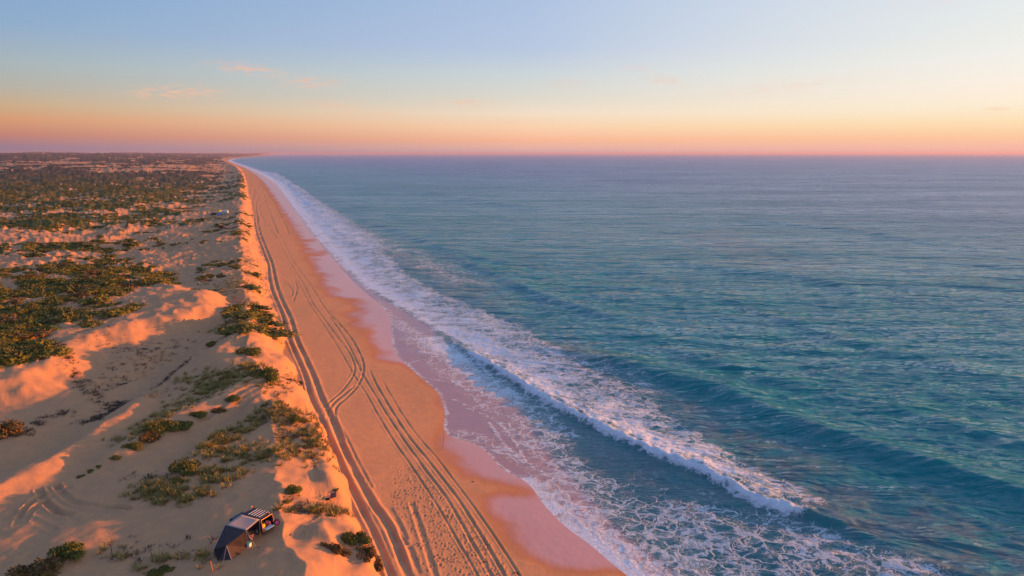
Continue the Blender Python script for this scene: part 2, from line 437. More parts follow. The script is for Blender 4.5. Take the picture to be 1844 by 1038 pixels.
        if len(PITS):
            mm = (D < 130)
            xm, ym = x[mm], y[mm]; dz = np.zeros(xm.shape)
            cell = {}
            order = np.argsort(xm)
            xs_ = xm[order]
            for (cx, cy, r_, dp) in PITS:
                a, b = np.searchsorted(xs_, [cx - r_ * 2.2, cx + r_ * 2.2])
                idx = order[a:b]
                q = ((xm[idx] - cx) ** 2 + (ym[idx] - cy) ** 2) / (r_ * r_)
                dz[idx] += -dp * np.exp(-q * 1.2) + dp * .4 * np.exp(-(np.sqrt(q) - 1.5) ** 2 * 5)
            z[mm] += dz
    if want: return z, D, dw, di, veg, rut
    return z

# footprints in the soft sand
PITS = []
FOOT = line([(716, 835), (748, 832), (790, 872), (838, 915), (905, 985), (930, 1050), (770, 1050), (742, 965), (700, 900)], 2.0)
bx0, by0 = FOOT.min(0); bx1, by1 = FOOT.max(0)
while len(PITS) < 620:
    q = (random.uniform(bx0, bx1), random.uniform(by0, by1))
    if polysd(np.array([q[0]]), np.array([q[1]]), FOOT)[0] > -0.4 + random.random():
        PITS.append((q[0], q[1], random.uniform(.11, .19), random.uniform(.08, .14)))
for (pa, pb, n) in [((598, 895), (560, 990), 60), ((600, 890), (650, 900), 40), ((480, 965), (570, 960), 40), ((780, 815), (815, 845), 24), ((560, 905), (640, 940), 60), ((500, 1010), (560, 1000), 30), ((640, 840), (690, 860), 20)]:
    for i in range(n):
        t_ = random.random(); g = at(pa[0] + (pb[0] - pa[0]) * t_ + random.gauss(0, 6), pa[1] + (pb[1] - pa[1]) * t_ + random.gauss(0, 4), 4)
        PITS.append((g[0], g[1], random.uniform(.10, .18), random.uniform(.04, .09)))

# ------------------------------------------------------------------ materials of the ground and the sea
def sand_material():
    m, t = new_mat('dune_sand')
    P = t.n('ShaderNodeTexCoord').outputs['Object']
    wet, veg, rut, far = t.attr('wet'), t.attr('veg'), t.attr('rut'), t.attr('far')
    n_big = t.noise(P, 0.05, 4, .6); n_mid = t.noise(P, 0.7, 4, .6); n_fine = t.noise(P, 9.0, 3, .65)
    dry = t.mix(n_big, (.50, .256, .130, 1), (.475, .262, .160, 1))
    dry = t.mix(t.mr(n_mid, .3, .75), dry, (.56, .29, .145, 1))
    dry = t.mix(t.m('MULTIPLY', t.mr(n_fine, .52, .75), .30), dry, (.33, .19, .11, 1))
    dry = t.mix(t.m('MULTIPLY', rut, .25), dry, (.36, .235, .17, 1))  # rut shade put into the sand colour, deeper ruts darker
    damp = t.mix(n_mid, (.45, .20, .095, 1), (.40, .18, .085, 1))
    wetc = t.mix(n_mid, (.52, .245, .225, 1), (.44, .225, .225, 1))
    a1 = t.mr(t.m('ADD', wet, t.m('MULTIPLY', t.m('SUBTRACT', n_mid, .5), .22)), .10, .62)
    a2 = t.mr(t.m('ADD', wet, t.m('MULTIPLY', t.m('SUBTRACT', n_big, .5), .30)), .36, .98)
    sand = t.mix(a1, dry, damp); sand = t.mix(a2, sand, wetc)
    # low scrub: olive, dark green and straw, leaf-sized mottle
    v1 = t.noise(P, 0.16, 4, .6); v2 = t.noise(P, 1.3, 5, .7); v3 = t.noise(P, 4.0, 4, .7)
    g = t.mix(t.mr(v1, .35, .65), (.055, .080, .016, 1), (.125, .105, .030, 1))
    g = t.mix(t.mr(v2, .45, .70), g, (.16, .16, .04, 1))
    g = t.mix(t.mr(v3, .50, .72), g, (.018, .028, .008, 1))
    g = t.mix(t.m('MULTIPLY', t.mr(v2, .58, .45), t.mr(v1, .52, .62)), g, (.20, .125, .05, 1))
    g = t.mix(t.m('MULTIPLY', far, .75), g, (.060, .045, .038, 1))
    vm = t.mr(t.m('ADD', veg, t.m('MULTIPLY', t.m('SUBTRACT', v3, .5), .9)), .40, .58)
    # stray sprigs on open dune sand
    dn = t.attr('dune')
    sprig = t.m('MULTIPLY', t.mr(t.noise(P, 2.6, 4, .75), .62, .70), t.m('MULTIPLY', t.mr(t.noise(P, .12, 3), .45, .62), dn))
    vm = t.m('MAXIMUM', vm, t.m('MULTIPLY', sprig, .65))
    col = t.mix(vm, sand, g)
    rough = t.m('ADD', t.m('MULTIPLY', a2, -.62), .92)
    rough = t.m('MAXIMUM', rough, t.m('MULTIPLY', vm, .9))
    hb = t.m('ADD', t.m('MULTIPLY', n_fine, t.m('SUBTRACT', 1.0, a1)), t.m('MULTIPLY', t.m('MULTIPLY', v3, 5.0), vm))
    hb = t.m('ADD', hb, t.m('MULTIPLY', t.noise(P, 2.2, 3), t.m('MULTIPLY', 2.0, t.m('SUBTRACT', 1.0, a1))))
    bump = t.n('ShaderNodeBump', {'Height': hb, 'Strength': .40, 'Distance': .05})
    bs = t.n('ShaderNodeBsdfPrincipled', {'Base Color': col, 'Roughness': rough, 'Specular IOR Level': t.m('ADD', .15, t.m('MULTIPLY', a2, .6)), 'Normal': bump})
    t.n('ShaderNodeOutputMaterial', {0: bs})
    return m

def sea_material():
    m, t = new_mat('sea_water')
    P = t.n('ShaderNodeTexCoord').outputs['Object']
    foam, deep, silt = t.attr('foam'), t.attr('deep'), t.attr('silt')
    big = t.noise(P, 0.02, 3, .5); med = t.noise(P, .22, 4, .6)
    fs = t.noise(t.n('ShaderNodeMapping', {'Vector': P, 'Rotation': (0, 0, R(25)), 'Scale': (.35, 1.8, 1)}).outputs[0], .9, 4, .65, .8)
    film = t.mix(t.mr(t.m('ADD', t.m('MULTIPLY', big, .5), t.m('MULTIPLY', fs, .5)), .42, .58), (.45, .265, .265, 1), (.35, .24, .27, 1))
    shallow = t.mix(med, (.03, .165, .19, 1), (.075, .175, .20, 1))
    teal = t.mix(big, (.0, .215, .235, 1), (.0, .165, .215, 1))
    blue = (.001, .105, .200, 1)
    c = t.mix(t.mr(deep, .05, .34), film, shallow)
    c = t.mix(t.mr(deep, .30, .60), c, teal)
    c = t.mix(t.mr(deep, .60, 1.0), c, blue)
    siltm = t.m('MULTIPLY', silt, t.mr(med, .30, .62), clamp=True)
    c = t.mix(siltm, c, (.115, .155, .185, 1))
    # foam: nets of bubbles, torn by noise
    warp = t.n('ShaderNodeTexNoise', {'Vector': P, 'Scale': .45, 'Detail': 3.0})
    off = t.n('ShaderNodeVectorMath', {0: warp.outputs['Color'], 1: (5.5, 4.0, 0.0)}, operation='MULTIPLY')
    P2 = t.n('ShaderNodeVectorMath', {0: P, 1: off.outputs[0]}, operation='ADD').outputs[0]
    P2 = t.n('ShaderNodeVectorMath', {0: P2, 1: (1.0, 1.0, 0.0)}, operation='MULTIPLY').outputs[0]
    def net(scale):
        v = t.n('ShaderNodeTexVoronoi', {'Vector': P2, 'Scale': scale}, feature='DISTANCE_TO_EDGE')
        return v.outputs['Distance']
    e1 = net(.40); e2 = net(1.7)
    tear = t.noise(P2, 1.4, 4, .7); tear2 = t.noise(P, .35, 3, .6)
    patch = t.mr(t.noise(P, .11, 4, .65), .36, .60, .25, 1.25)
    foam = t.m('MULTIPLY', foam, t.m('ADD', t.m('MULTIPLY', t.m('SUBTRACT', 1.0, foam), patch), foam))
    wdt = t.m('MULTIPLY', t.m('POWER', foam, 1.4), .42)
    l1 = t.mr(e1, 0.0, t.m('ADD', t.m('MULTIPLY', wdt, t.mr(tear, .3, .7, .35, 1.5)), .015), 1.0, 0.0)
    l2 = t.mr(e2, 0.0, t.m('ADD', t.m('MULTIPLY', wdt, 1.1), .01), 1.0, 0.0)
    lace = t.m('MAXIMUM', l1, t.m('MULTIPLY', l2, t.mr(tear2, .38, .60)))
    lace = t.m('MULTIPLY', lace, t.mr(foam, .02, .30))
    solid = t.mr(t.m('ADD', foam, t.m('MULTIPLY', t.m('SUBTRACT', tear, .5), 1.1)), .56, .88)
    fm = t.m('MAXIMUM', t.m('MULTIPLY', lace, .85), solid, clamp=True)
    fm = t.m('MULTIPLY', fm, t.mr(t.m('ADD', tear, foam), .30, .62, .25, 1.0))
    fleck = t.noise(t.n('ShaderNodeMapping', {'Vector': P2, 'Scale': (.6, 1.5, 1)}).outputs[0], 3.4, 3, .7)
    fm = t.m('MULTIPLY', fm, t.mr(t.m('ADD', fleck, t.m('MULTIPLY', foam, .12)), .34, .56, .30, 1.0))
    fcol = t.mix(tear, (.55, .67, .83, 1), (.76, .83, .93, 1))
    # ripples finer than the modelled waves
    S1 = t.n('ShaderNodeMapping', {'Vector': P, 'Rotation': (0, 0, R(-12)), 'Scale': (.55, 1.25, 1)}).outputs[0]
    r1 = t.noise(S1, .55, 4, .62, .6); r2 = t.noise(S1, 2.4, 3, .6, .4)
    amp = t.mr(deep, .05, .45, .06, 1.0)
    hgt = t.m('MULTIPLY', t.m('ADD', t.m('MULTIPLY', r1, .62), t.m('MULTIPLY', r2, .09)), amp)
    S0 = t.n('ShaderNodeMapping', {'Vector': P, 'Rotation': (0, 0, R(-9)), 'Scale': (.45, 1.2, 1)}).outputs[0]
    r0 = t.noise(S0, .14, 3, .6, .5); ra = t.noise(S0, .045, 2, .5, .4)
    hgt = t.m('ADD', hgt, t.m('MULTIPLY', t.mr(deep, .3, .5, 0.0, 1.0), t.m('ADD', t.m('MULTIPLY', r0, 3.4), t.m('MULTIPLY', ra, 8.0))))
    hgt = t.m('ADD', hgt, t.m('MULTIPLY', t.m('MULTIPLY', fm, tear), .30))
    bump = t.n('ShaderNodeBump', {'Height': hgt, 'Strength': 1.0, 'Distance': .62})
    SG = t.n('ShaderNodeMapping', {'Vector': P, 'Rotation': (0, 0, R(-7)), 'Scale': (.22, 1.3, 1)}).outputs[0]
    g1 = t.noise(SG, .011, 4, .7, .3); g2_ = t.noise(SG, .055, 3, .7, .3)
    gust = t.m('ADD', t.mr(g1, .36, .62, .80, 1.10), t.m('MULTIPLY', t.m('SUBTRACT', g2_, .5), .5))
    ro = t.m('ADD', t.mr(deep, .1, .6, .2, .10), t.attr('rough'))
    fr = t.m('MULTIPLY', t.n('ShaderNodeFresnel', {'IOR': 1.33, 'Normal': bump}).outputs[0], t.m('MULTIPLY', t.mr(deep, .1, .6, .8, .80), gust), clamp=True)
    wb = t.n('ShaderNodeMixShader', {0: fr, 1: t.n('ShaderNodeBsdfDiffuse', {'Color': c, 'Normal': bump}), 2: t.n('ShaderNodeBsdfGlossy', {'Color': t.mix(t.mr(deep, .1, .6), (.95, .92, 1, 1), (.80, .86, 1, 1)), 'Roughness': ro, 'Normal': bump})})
    fb = t.n('ShaderNodeBsdfPrincipled', {'Base Color': fcol, 'Roughness': .75, 'Specular IOR Level': .3, 'Normal': bump})
    mx = t.n('ShaderNodeMixShader', {0: fm, 1: wb, 2: fb})
    t.n('ShaderNodeOutputMaterial', {0: mx})
    return m

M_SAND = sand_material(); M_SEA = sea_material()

# ------------------------------------------------------------------ the ground: one sheet, finely divided where it is seen close
def fan(tfine, tcoarse_lo, tcoarse_hi, step, rows):
    tt = np.concatenate([np.linspace(tcoarse_lo, tfine[0], 40, endpoint=False) if tcoarse_lo < tfine[0] else [], np.arange(tfine[0], tfine[1], step),
                         np.linspace(tfine[1], tcoarse_hi, 40)])
    T, D = np.meshgrid(tt, rows)
    return T * D, D.copy()
def quads(nr, nc):
    i = np.arange(nr * nc).reshape(nr, nc)
    return np.stack([i[:-1, :-1], i[:-1, 1:], i[1:, 1:], i[1:, :-1]], -1).reshape(-1, 4)
def rowset(n, q0, q1, p):
    q = np.linspace(q0 ** p, q1 ** p, n) ** (1 / p)
    return np.concatenate([np.geomspace(14, 48 / q0, 24, endpoint=False), 48 / q])

rows = np.concatenate([rowset(600, .82, .004, .80), np.geomspace(12500, 40000, 24)])
GX, GY = fan((-.80, .32), -2.4, .60, .00145, rows)
nr, nc = GX.shape
gz, gD, gdw, gdi, gveg, grut = height(GX.ravel(), GY.ravel(), True)
F = quads(nr, nc)
keep = (gdw[F].min(1) < 60)
F = F[keep]
dwet = sdist(GX.ravel(), GY.ravel(), WET_D) * SIDE
span = np.maximum(-gdw + np.maximum(dwet, 0), .5)
xf, yf = GX.ravel(), GY.ravel()
wn = fbm(xf / 7, yf / 10, 3, 71)
ww_ = np.interp(gD, [70, 130, 220, 500], [2.6, 3.6, 5.0, 6.0])
wet = sst(-1.4, 1.2, dwet / ww_ + wn * .7) * .5 + .5 * sst(-.6, 1.8, dwet / ww_ + wn * 1.0)
for (px, py, rx, ry, k) in [(875, 872, 7, 2.6, .42), (925, 885, 5, 2.2, .40), (1010, 1046, 14, 3.0, .5), (1090, 1045, 6, 3, .4), (620, 545, 7, 8, .5), (628, 560, 6, 6, .5), (577, 455, 5, 14, .4), (740, 700, 7, 7, .35), (700, 665, 6, 6, .3), (770, 735, 5, 7, .3), (560, 432, 4, 14, .3)]:
    gx_, gy_ = at(px, py, .6)
    rr = np.sqrt(((xf - gx_) / rx) ** 2 + ((yf - gy_) / ry) ** 2) + .35 * wn
    wet = np.maximum(0, wet - k * (1 - sst(.1, 1.6, rr)))
me = np_mesh('ground', np.stack([xf, yf, gz], 1), F, M_SAND, True,
             {'wet': wet * (gdi < 2), 'veg': gveg, 'rut': grut, 'far': sst(500, 1800, gD), 'dune': sst(1, 6, gdi)})
ground = tag(link('ground', me), 'orange sand beach backed by scrub-covered dunes', kind='structure')
def gz_at(x, y, fine=True): return float(height(np.array([x]), np.array([y]), fine=fine)[0])
def gpoint(px, py, it=4):
    z = 4.0
    for _ in range(it):
        x, y = at(px, py, z); z = gz_at(x, y)
    return x, y, z

# ------------------------------------------------------------------ the sea
BORE = dense(line([(786, 597), (850, 640), (900, 668), (949, 700), (1014, 740), (1079, 770), (1130, 795), (1177, 818), (1226, 836), (1288, 862), (1356, 902), (1400, 918), (1454, 932), (1500, 945), (1560, 968), (1650, 1005), (1760, 1055)]))
bore_h = None
SW2 = dense(line([(900, 610), (985, 630), (1063, 640), (1147, 662), (1230, 688), (1305, 706), (1365, 734), (1432, 762), (1500, 786), (1559, 804), (1643, 830), (1782, 874), (1844, 898), (1950, 935), (2150, 1000)]))
FOAMS = []   # (polyline, values of density, half width m)
def fm(pts, dens, hw): FOAMS.append((line(pts), dens, hw))
BAND = line([(470, 308), (497, 332), (529, 377), (565, 425), (614, 482), (650, 514), (700, 545), (750, 577), (786, 597), (850, 640), (900, 670), (949, 702), (1014, 742), (1079, 772), (1177, 820), (1226, 838),
             (1288, 864), (1356, 902), (1454, 935), (1478, 930), (1440, 885), (1360, 848), (1290, 800), (1230, 760), (1165, 715), (1100, 680), (1030, 640), (950, 592), (870, 556), (800, 530), (740, 498), (690, 452),
             (640, 415), (590, 372), (545, 340), (500, 312)])
rows = np.concatenate([rowset(520, .82, .0016, .92), np.geomspace(33000, 90000, 10)])
SX, SY = fan((-.46, .80), -.50, 2.4, .00150, rows)
snr, snc = SX.shape
sx, sy = SX.ravel(), SY.ravel()
sD = np.sqrt(sx * sx + sy * sy)
sdw = sdist(sx, sy, EDGE_D) * SIDE
spacing_y = np.repeat(np.gradient(rows), snc)
ssh = sdist(sx, sy, SHELF_D) * SIDE
open_ = sst(0, 26, ssh) 
CR = R(-14.0)         # crests run this way
ux, uy = math.cos(CR), math.sin(CR)
al = sx * ux + sy * uy; ac = -sx * uy + sy * ux
z = np.zeros(sx.shape)
for lam, ampl, st, sd in [(85, .30, 4.0, 1), (38, .22, 3.6, 2), (19, .25, 3.4, 3), (10, .30, 3.0, 4), (5.2, .23, 2.6, 5), (2.7, .12, 2.2, 6), (1.4, .04, 1.8, 7)]:
    th = R([0, 8, -10, 14, -16, 20, -25][sd - 1])
    a2_ = al * math.cos(th) + ac * math.sin(th); c2_ = -al * math.sin(th) + ac * math.cos(th)
    wx = c2_ / lam * 2 + .5 * perlin(al / lam / 3, ac / lam / 3, 200 + sd)
    n = perlin(a2_ / (lam * st) * 2, wx, 100 + sd)
    n = (1 - 2 * np.sqrt(n * n + .02) - .45) if sd in (4, 5) else n
    fade = 1 - sst(.35, .95, spacing_y / lam)
    z += n * ampl * fade * .9
z *= .06 + .94 * open_
z *= np.interp(sdw, [0, 4, 12, 60], [0, .15, .45, 1])
def crest(P, h, wr, wl, ends, lump=0.0, seed=3):
    """a travelling wave: wl toward the shore, wr seaward"""
    m = (np.abs(sx - P[:, 0].mean()) < 400) & (sy < 420)
    d, s, v = pdist(sx[m], sy[m], P, np.linspace(0, 1, len(P)))
    sh = s * SIDE < 0
    d = np.maximum(0, d)
    env = sst(ends[0], ends[1], v) * (1 - sst(ends[2], ends[3], v))
    out = np.zeros(sx.shape)
    prof = np.where(sh, np.exp(-(d / wl) ** 2), np.exp(-(d / wr) ** 1.5))
    if lump: prof = prof * (1 + lump * fbm(sx[m] / 2.2, sy[m] / 2.2, 3, seed))
    out[m] = h * prof * env
    full = np.full(sx.shape, 1e6); full[m] = np.where(sh, -d, d)
    vv = np.zeros(sx.shape); vv[m] = v
    return out, full, vv
cz, bd, bv = crest(BORE, 1.05, 4.5, 1.0, (.02, .12, .72, .92), .55, 3)
z += cz
cz2, sd2, sv2 = crest(SW2, 1.4, 6.0, 3.4, (.0, .3, .95, 1.0))
z += cz2
for (pts, h) in [([(1150, 615), (1250, 640), (1400, 690), (1500, 715), (1650, 745), (1844, 800), (2000, 850)], .55), ([(1270, 520), (1400, 575), (1560, 625), (1700, 655), (1844, 690)], .5),
                 ([(800, 452), (900, 500), (1000, 540), (1100, 570), (1200, 588)], .7), ([(640, 388), (760, 432), (850, 462), (930, 480)], .7), ([(700, 335), (860, 362), (960, 378)], 1.1), ([(560, 345), (650, 372), (720, 395)], .8),
                 ([(1200, 470), (1330, 490), (1450, 495), (1560, 530)], .7), ([(1300, 395), (1500, 410), (1700, 440)], .8)]:
    P = dense(line(pts))
    d, s, v = pdist(sx, sy, P, np.linspace(0, 1, len(P)))
    sh = s * SIDE < 0
    ww = np.where(sh, 3.0, 6.5) * np.maximum(1, sD / 260)
    z += h * np.exp(-(d / ww) ** 2) * sst(0, .25, v) * (1 - sst(.75, 1, v)) * np.where(d < 60, 1, 0)

# foam
fo = np.zeros(sx.shape)
mnear = (sD < 2600) & (sdw < 260)
xm, ym = sx[mnear], sy[mnear]
bsd = polysd(xm, ym, BAND)
fn = fbm(xm / 5, ym / 5, 4, 301); fn2 = fbm(xm / 16, ym / 20, 3, 305)
ac_m = ac[mnear]; al_m = al[mnear]
stre = fbm(al_m / 10, ac_m / 2.2, 3, 309)
base = sst(-1.0, 2.5, bsd + fn * 2.5)
inner = bsd
# distance seaward from the bore / swash front decides how solid the foam is
fd = np.zeros(xm.shape)
d1, _, v1_ = pdist(xm, ym, dense(np.vstack([line([(470, 308), (497, 332), (529, 377), (565, 425), (614, 482), (650, 514), (700, 545), (750, 577)]), BORE[:40:4]])))
far_k = np.interp(np.sqrt(xm ** 2 + ym ** 2), [70, 110, 180, 300, 600, 1500], [10, 17, 30, 40, 46, 50])
solidness = np.clip(1.0 - d1 / far_k * .72, .25, 1.0)
f1 = base * np.clip(solidness + fn * .35 + stre * .35 + fn2 * .25, 0, 1.0)
fmn = f1
def addf(pts, dens, hw, soft=.6, streak=.2, closed=False):
    global fmn
    P = dense(line(pts))
    d, _, v = pdist(xm, ym, P, np.interp(np.linspace(0, 1, len(P)), np.linspace(0, 1, len(dens)), dens))
    k = v * (1 - sst(hw * (1 - soft), hw * (1 + soft * .5), d + fn * hw * .5))
    k = np.clip(k * (1 + fn * .5 + stre * streak), 0, 1)
    fmn = np.maximum(fmn, k)
# backwash between the swash edge and the breaker: torn blue-white
addf([(775, 612), (830, 655), (880, 690), (925, 725)], [.85, .75, .6], 4.5)
addf([(840, 650), (900, 700), (960, 740), (1010, 790)], [.6, .42, .3], 5)
addf([(960, 790), (1000, 830), (1040, 880), (1100, 930)], [.5, .42, .40], 5)
addf([(1000, 790), (1060, 820), (1130, 860), (1200, 900), (1300, 950)], [.16, .10, .14, .30], 9)
addf([(1060, 900), (1150, 950), (1250, 1000), (1400, 1060)], [.42, .45, .50, .5], 9)
addf([(1200, 930), (1330, 960), (1450, 985), (1600, 1030), (1700, 1080)], [.40, .45, .42, .34], 7)
addf([(1380, 935), (1480, 965), (1600, 1005)], [.35, .35, .2], 3)
# dense foam thrown up along the near swash edge
addf([(948, 868), (975, 905), (1010, 940), (1062, 982), (1130, 1035), (1200, 1090)], [.8, 1.0, 1.0, 1.0], 3.0, .5)
addf([(990, 880), (1040, 935), (1100, 990), (1180, 1050)], [.62, .7, .75], 4.2)
# thin lines of foam on the swash film
for pts in [[(803, 740), (800, 772), (812, 788), (850, 797), (876, 812), (895, 834), (914, 851), (946, 866)], [(815, 720), (850, 735), (900, 745), (940, 760)], [(800, 680), (840, 700), (860, 725)], [(840, 735), (900, 760), (930, 800), (950, 840)],
            [(735, 655), (760, 648), (800, 655)], [(880, 760), (905, 800), (935, 830), (975, 850)], [(760, 680), (800, 688), (835, 690)]]:
    addf(pts, [.66, .62, .66], .42, .9, .1)
addf([(735, 600), (780, 640), (840, 690), (900, 735), (945, 780)], [.30, .36, .36, .34], 5.0, .9, .5)
addf([(830, 780), (890, 800), (940, 830), (980, 870)], [.26, .3, .34], 2.6, .9, .5)
addf([(660, 540), (720, 585), (760, 610)], [.35, .45, .5], 3.5, .9, .5)
addf([(684, 548), (703, 568), (706, 595), (708, 630), (732, 657), (764, 685), (790, 706), (800, 728), (803, 749)], [.5, .52, .5, .55, .6], .55, .8, .1)
# the far surf
addf([(412, 290), (440, 299), (475, 314), (505, 332), (560, 372), (610, 410), (660, 445)], [.62, .7, .8, .85, .8, .7], 15, .8)
addf([(600, 395), (700, 440), (780, 478), (850, 510)], [.15, .22, .3, .25], 14, .9, .8)
# breaking crest shoreward of the second swell's shoulder
addf([(1040, 660), (1100, 672), (1150, 700), (1200, 740)], [.30, .32, .25], 7, .9, .8)
addf([(1300, 832), (1340, 850), (1420, 880), (1460, 905)], [.6, .55, .35], 2.6, .8, .6)
addf([(1240, 822), (1290, 826), (1330, 832)], [.5, .9, .3], .9, .7)
fo[mnear] = fmn
# solid white on the bore's face
front = np.exp(-((bd + .2 + .5 * fbm(sx / 3, sy / 3, 2, 337)) / 1.05) ** 2) * sst(.03, .1, bv) * (1 - sst(.70, .76, bv))
front = front * (1 + .3 * fbm(sx / 1.5, sy / 1.5, 2, 333))
behind = (bd < -2.2) & (bd > -14) & (bv < .8)
fo = np.clip(np.maximum(fo, front * 1.15), 0, 1)
fo = np.where(bd < -1.6, np.minimum(fo, np.where(bv > .12, .5, 1.0)), fo) if False else fo
wcap = sst(.62, .75, fbm(al / 9, ac / 3.0, 3, 401)) * sst(50, 150, sdw) * .0
lumps = fbm(sx / .9, sy / .9, 3, 411) * .08 + np.abs(fbm(sx / 2.6, sy / 2.6, 3, 415)) * .15
z += fo * lumps * (1 - sst(150, 320, sD)) * sst(.3, 2.5, sdw)
z += .015
deep = np.interp(ssh, [-1, 1.8, 14, 40, 130, 600], [.0, .30, .40, .55, .64, 1.0])
deep = deep * sst(-6, 1.0, ssh) + 0
deep = np.clip(deep + fbm(sx / 30, sy / 40, 3, 431) * .05 * sst(2, 20, ssh), 0, 1)
silt = np.zeros(sx.shape)
for pts, hw, k in [([(1000, 620), (1100, 690), (1240, 745), (1340, 790), (1430, 830)], 8, .8), ([(1440, 880), (1560, 930), (1700, 970), (1844, 1030), (2000, 1080)], 11, .85), ([(1000, 790), (1150, 850), (1280, 910), (1400, 950), (1600, 1040)], 7, .45),
                   ([(1150, 720), (1300, 740), (1420, 780), (1500, 810)], 4, .7), ([(1290, 420), (1340, 455), (1420, 480)], 20, .5), ([(700, 460), (800, 500), (900, 545)], 10, .5)]:
    d, _, _ = pdist(sx, sy, dense(line(pts)))
    silt = np.maximum(silt, k * (1 - sst(.3 * hw, 1.4 * hw, d + fbm(sx / 8, sy / 8, 2, 441) * hw * .8)))
silt *= 1 - .95 * np.exp(-((sd2 + 4.5) / 5.0) ** 2) * sst(.1, .3, sv2)
F = quads(snr, snc)
keep = sdw[F].max(1) > -1.2
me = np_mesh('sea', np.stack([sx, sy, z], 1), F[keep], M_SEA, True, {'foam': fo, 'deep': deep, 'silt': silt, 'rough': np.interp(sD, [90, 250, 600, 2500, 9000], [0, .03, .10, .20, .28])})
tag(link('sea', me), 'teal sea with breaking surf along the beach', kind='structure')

# ------------------------------------------------------------------ air
m, t = new_mat('haze_air')
vol = t.n('ShaderNodeVolumePrincipled', {'Color': (.70, .64, .88, 1), 'Density': 0.000036, 'Anisotropy': 0.2})
t.n('ShaderNodeOutputMaterial', {'Volume': vol})
bx = [(-60000, -200, -9), (60000, -200, -9), (60000, 60000, -9), (-60000, 60000, -9)]
top = [(a, b, 82.0) for a, b, _ in bx]
hz = mesh_obj('haze', bx + top, [(3, 2, 1, 0), (4, 5, 6, 7), (0, 1, 5, 4), (1, 2, 6, 5), (2, 3, 7, 6), (3, 0, 4, 7)], m)
tag(hz, 'thin lilac evening haze over the far coast', kind='stuff')

# ------------------------------------------------------------------ plants
def leaf_mat(name, a, b, c_, d):
    m, t = new_mat(name)
    P = t.n('ShaderNodeTexCoord').outputs['Object']
    oi = t.n('ShaderNodeObjectInfo').outputs['Random']
    n = t.noise(P, 3.0, 4, .7)
    col = t.mix(t.mr(n, .35, .65), a, b)
    col = t.mix(t.mr(t.noise(P, 9.0, 3), .52, .72), col, c_)
    col = t.mix(t.m('MULTIPLY', oi, .55), col, d)
    bs = t.n('ShaderNodeBsdfPrincipled', {'Base Color': col, 'Roughness': .75, 'Specular IOR Level': .25})
    t.n('ShaderNodeOutputMaterial', {0: bs})
    return m
M_LEAF = leaf_mat('coastal_leaves', (.060, .085, .016, 1), (.15, .155, .032, 1), (.035, .042, .010, 1), (.19, .145, .035, 1))
M_DRY = leaf_mat('dry_leaves', (.10, .065, .02, 1), (.19, .12, .04, 1), (.04, .03, .012, 1), (.09, .06, .03, 1))
M_STRAW = leaf_mat('dune_grass_blades', (.27, .23, .07, 1), (.38, .27, .09, 1), (.14, .14, .045, 1), (.16, .12, .06, 1))
M_TWIG = simple('dead_twigs', (.055, .035, .025), .9, var=.4)
M_WOOD = simple('weathered_post_wood', (.16, .10, .07), .85, var=.3, scale=20, bump=.4)

def shrub_mesh(seed, n, leaf, flat=.42, lobes=7):
    """lumpy mound of leaf faces round an uneven core; unit radius"""
    g = np.random.default_rng(seed)
    cs = np.stack([g.normal(0, .38, lobes), g.normal(0, .38, lobes), g.uniform(.05, .28, lobes)], 1)
    rs = g.uniform(.28, .52, lobes)
    V, F = [], []
    # core lobes: coarse uneven domes
    for (cx, cy, cz_), r_ in zip(cs, rs):
        b0 = len(V); nu, nv = 7, 4
        for j in range(nv):
            ph = j / (nv - 1) * math.pi * .5
            for i in range(nu):
                th = i / nu * 2 * math.pi
                rr = r_ * .80 * g.uniform(.78, 1.15)
                V.append((cx + rr * math.cos(ph) * math.cos(th), cy + rr * math.cos(ph) * math.sin(th), max(-.1, (cz_ + rr * math.sin(ph)) * flat * 2 - .12)))
        for j in range(nv - 1):
            for i in range(nu):
                a = b0 + j * nu + i; b = b0 + j * nu + (i + 1) % nu
                F.append((a, b, b + nu, a + nu))
    for _ in range(n):
        k = g.integers(lobes); d = g.normal(size=3); d[2] = abs(d[2]) * .9 + .05; d /= np.linalg.norm(d)
        p = cs[k] + d * rs[k] * g.uniform(.80, 1.12)
        p[2] = p[2] * flat * 2 - .06
        u_ = g.normal(size=3); u_ -= u_.dot(d) * d * .6; u_ /= np.linalg.norm(u_)
        v_ = np.cross(d, u_); L = leaf * g.uniform(.6, 1.5)
        b0 = len(V)
        tip = p + u_ * L + d * L * .7
        V += [tuple(p - v_ * L * .45), tuple(p + v_ * L * .45), tuple(tip + v_ * L * .2), tuple(tip - v_ * L * .2)]
        F.append((b0, b0 + 1, b0 + 2, b0 + 3))
    return np.array(V), np.array(F)

def shrub_data(name, seed, n, leaf, mat, flat=.42):
    V, F = shrub_mesh(seed, n, leaf, flat)
    return np_mesh(name, V, F, mat, False)
PROTO_FINE = [shrub_data('shrub_fine', 500 + i, 1500, .075, M_LEAF) for i in range(4)]
PROTO_DRY = [shrub_data('shrub_dry', 520 + i, 1000, .075, M_DRY) for i in range(2)]
PROTO_MID = [shrub_data('shrub_mid', 540 + i, 330, .13, M_LEAF, .40) for i in range(5)]
PROTO_MIDDRY = [shrub_data('shrub_mid_dry', 560 + i, 260, .13, M_DRY, .36) for i in range(2)]

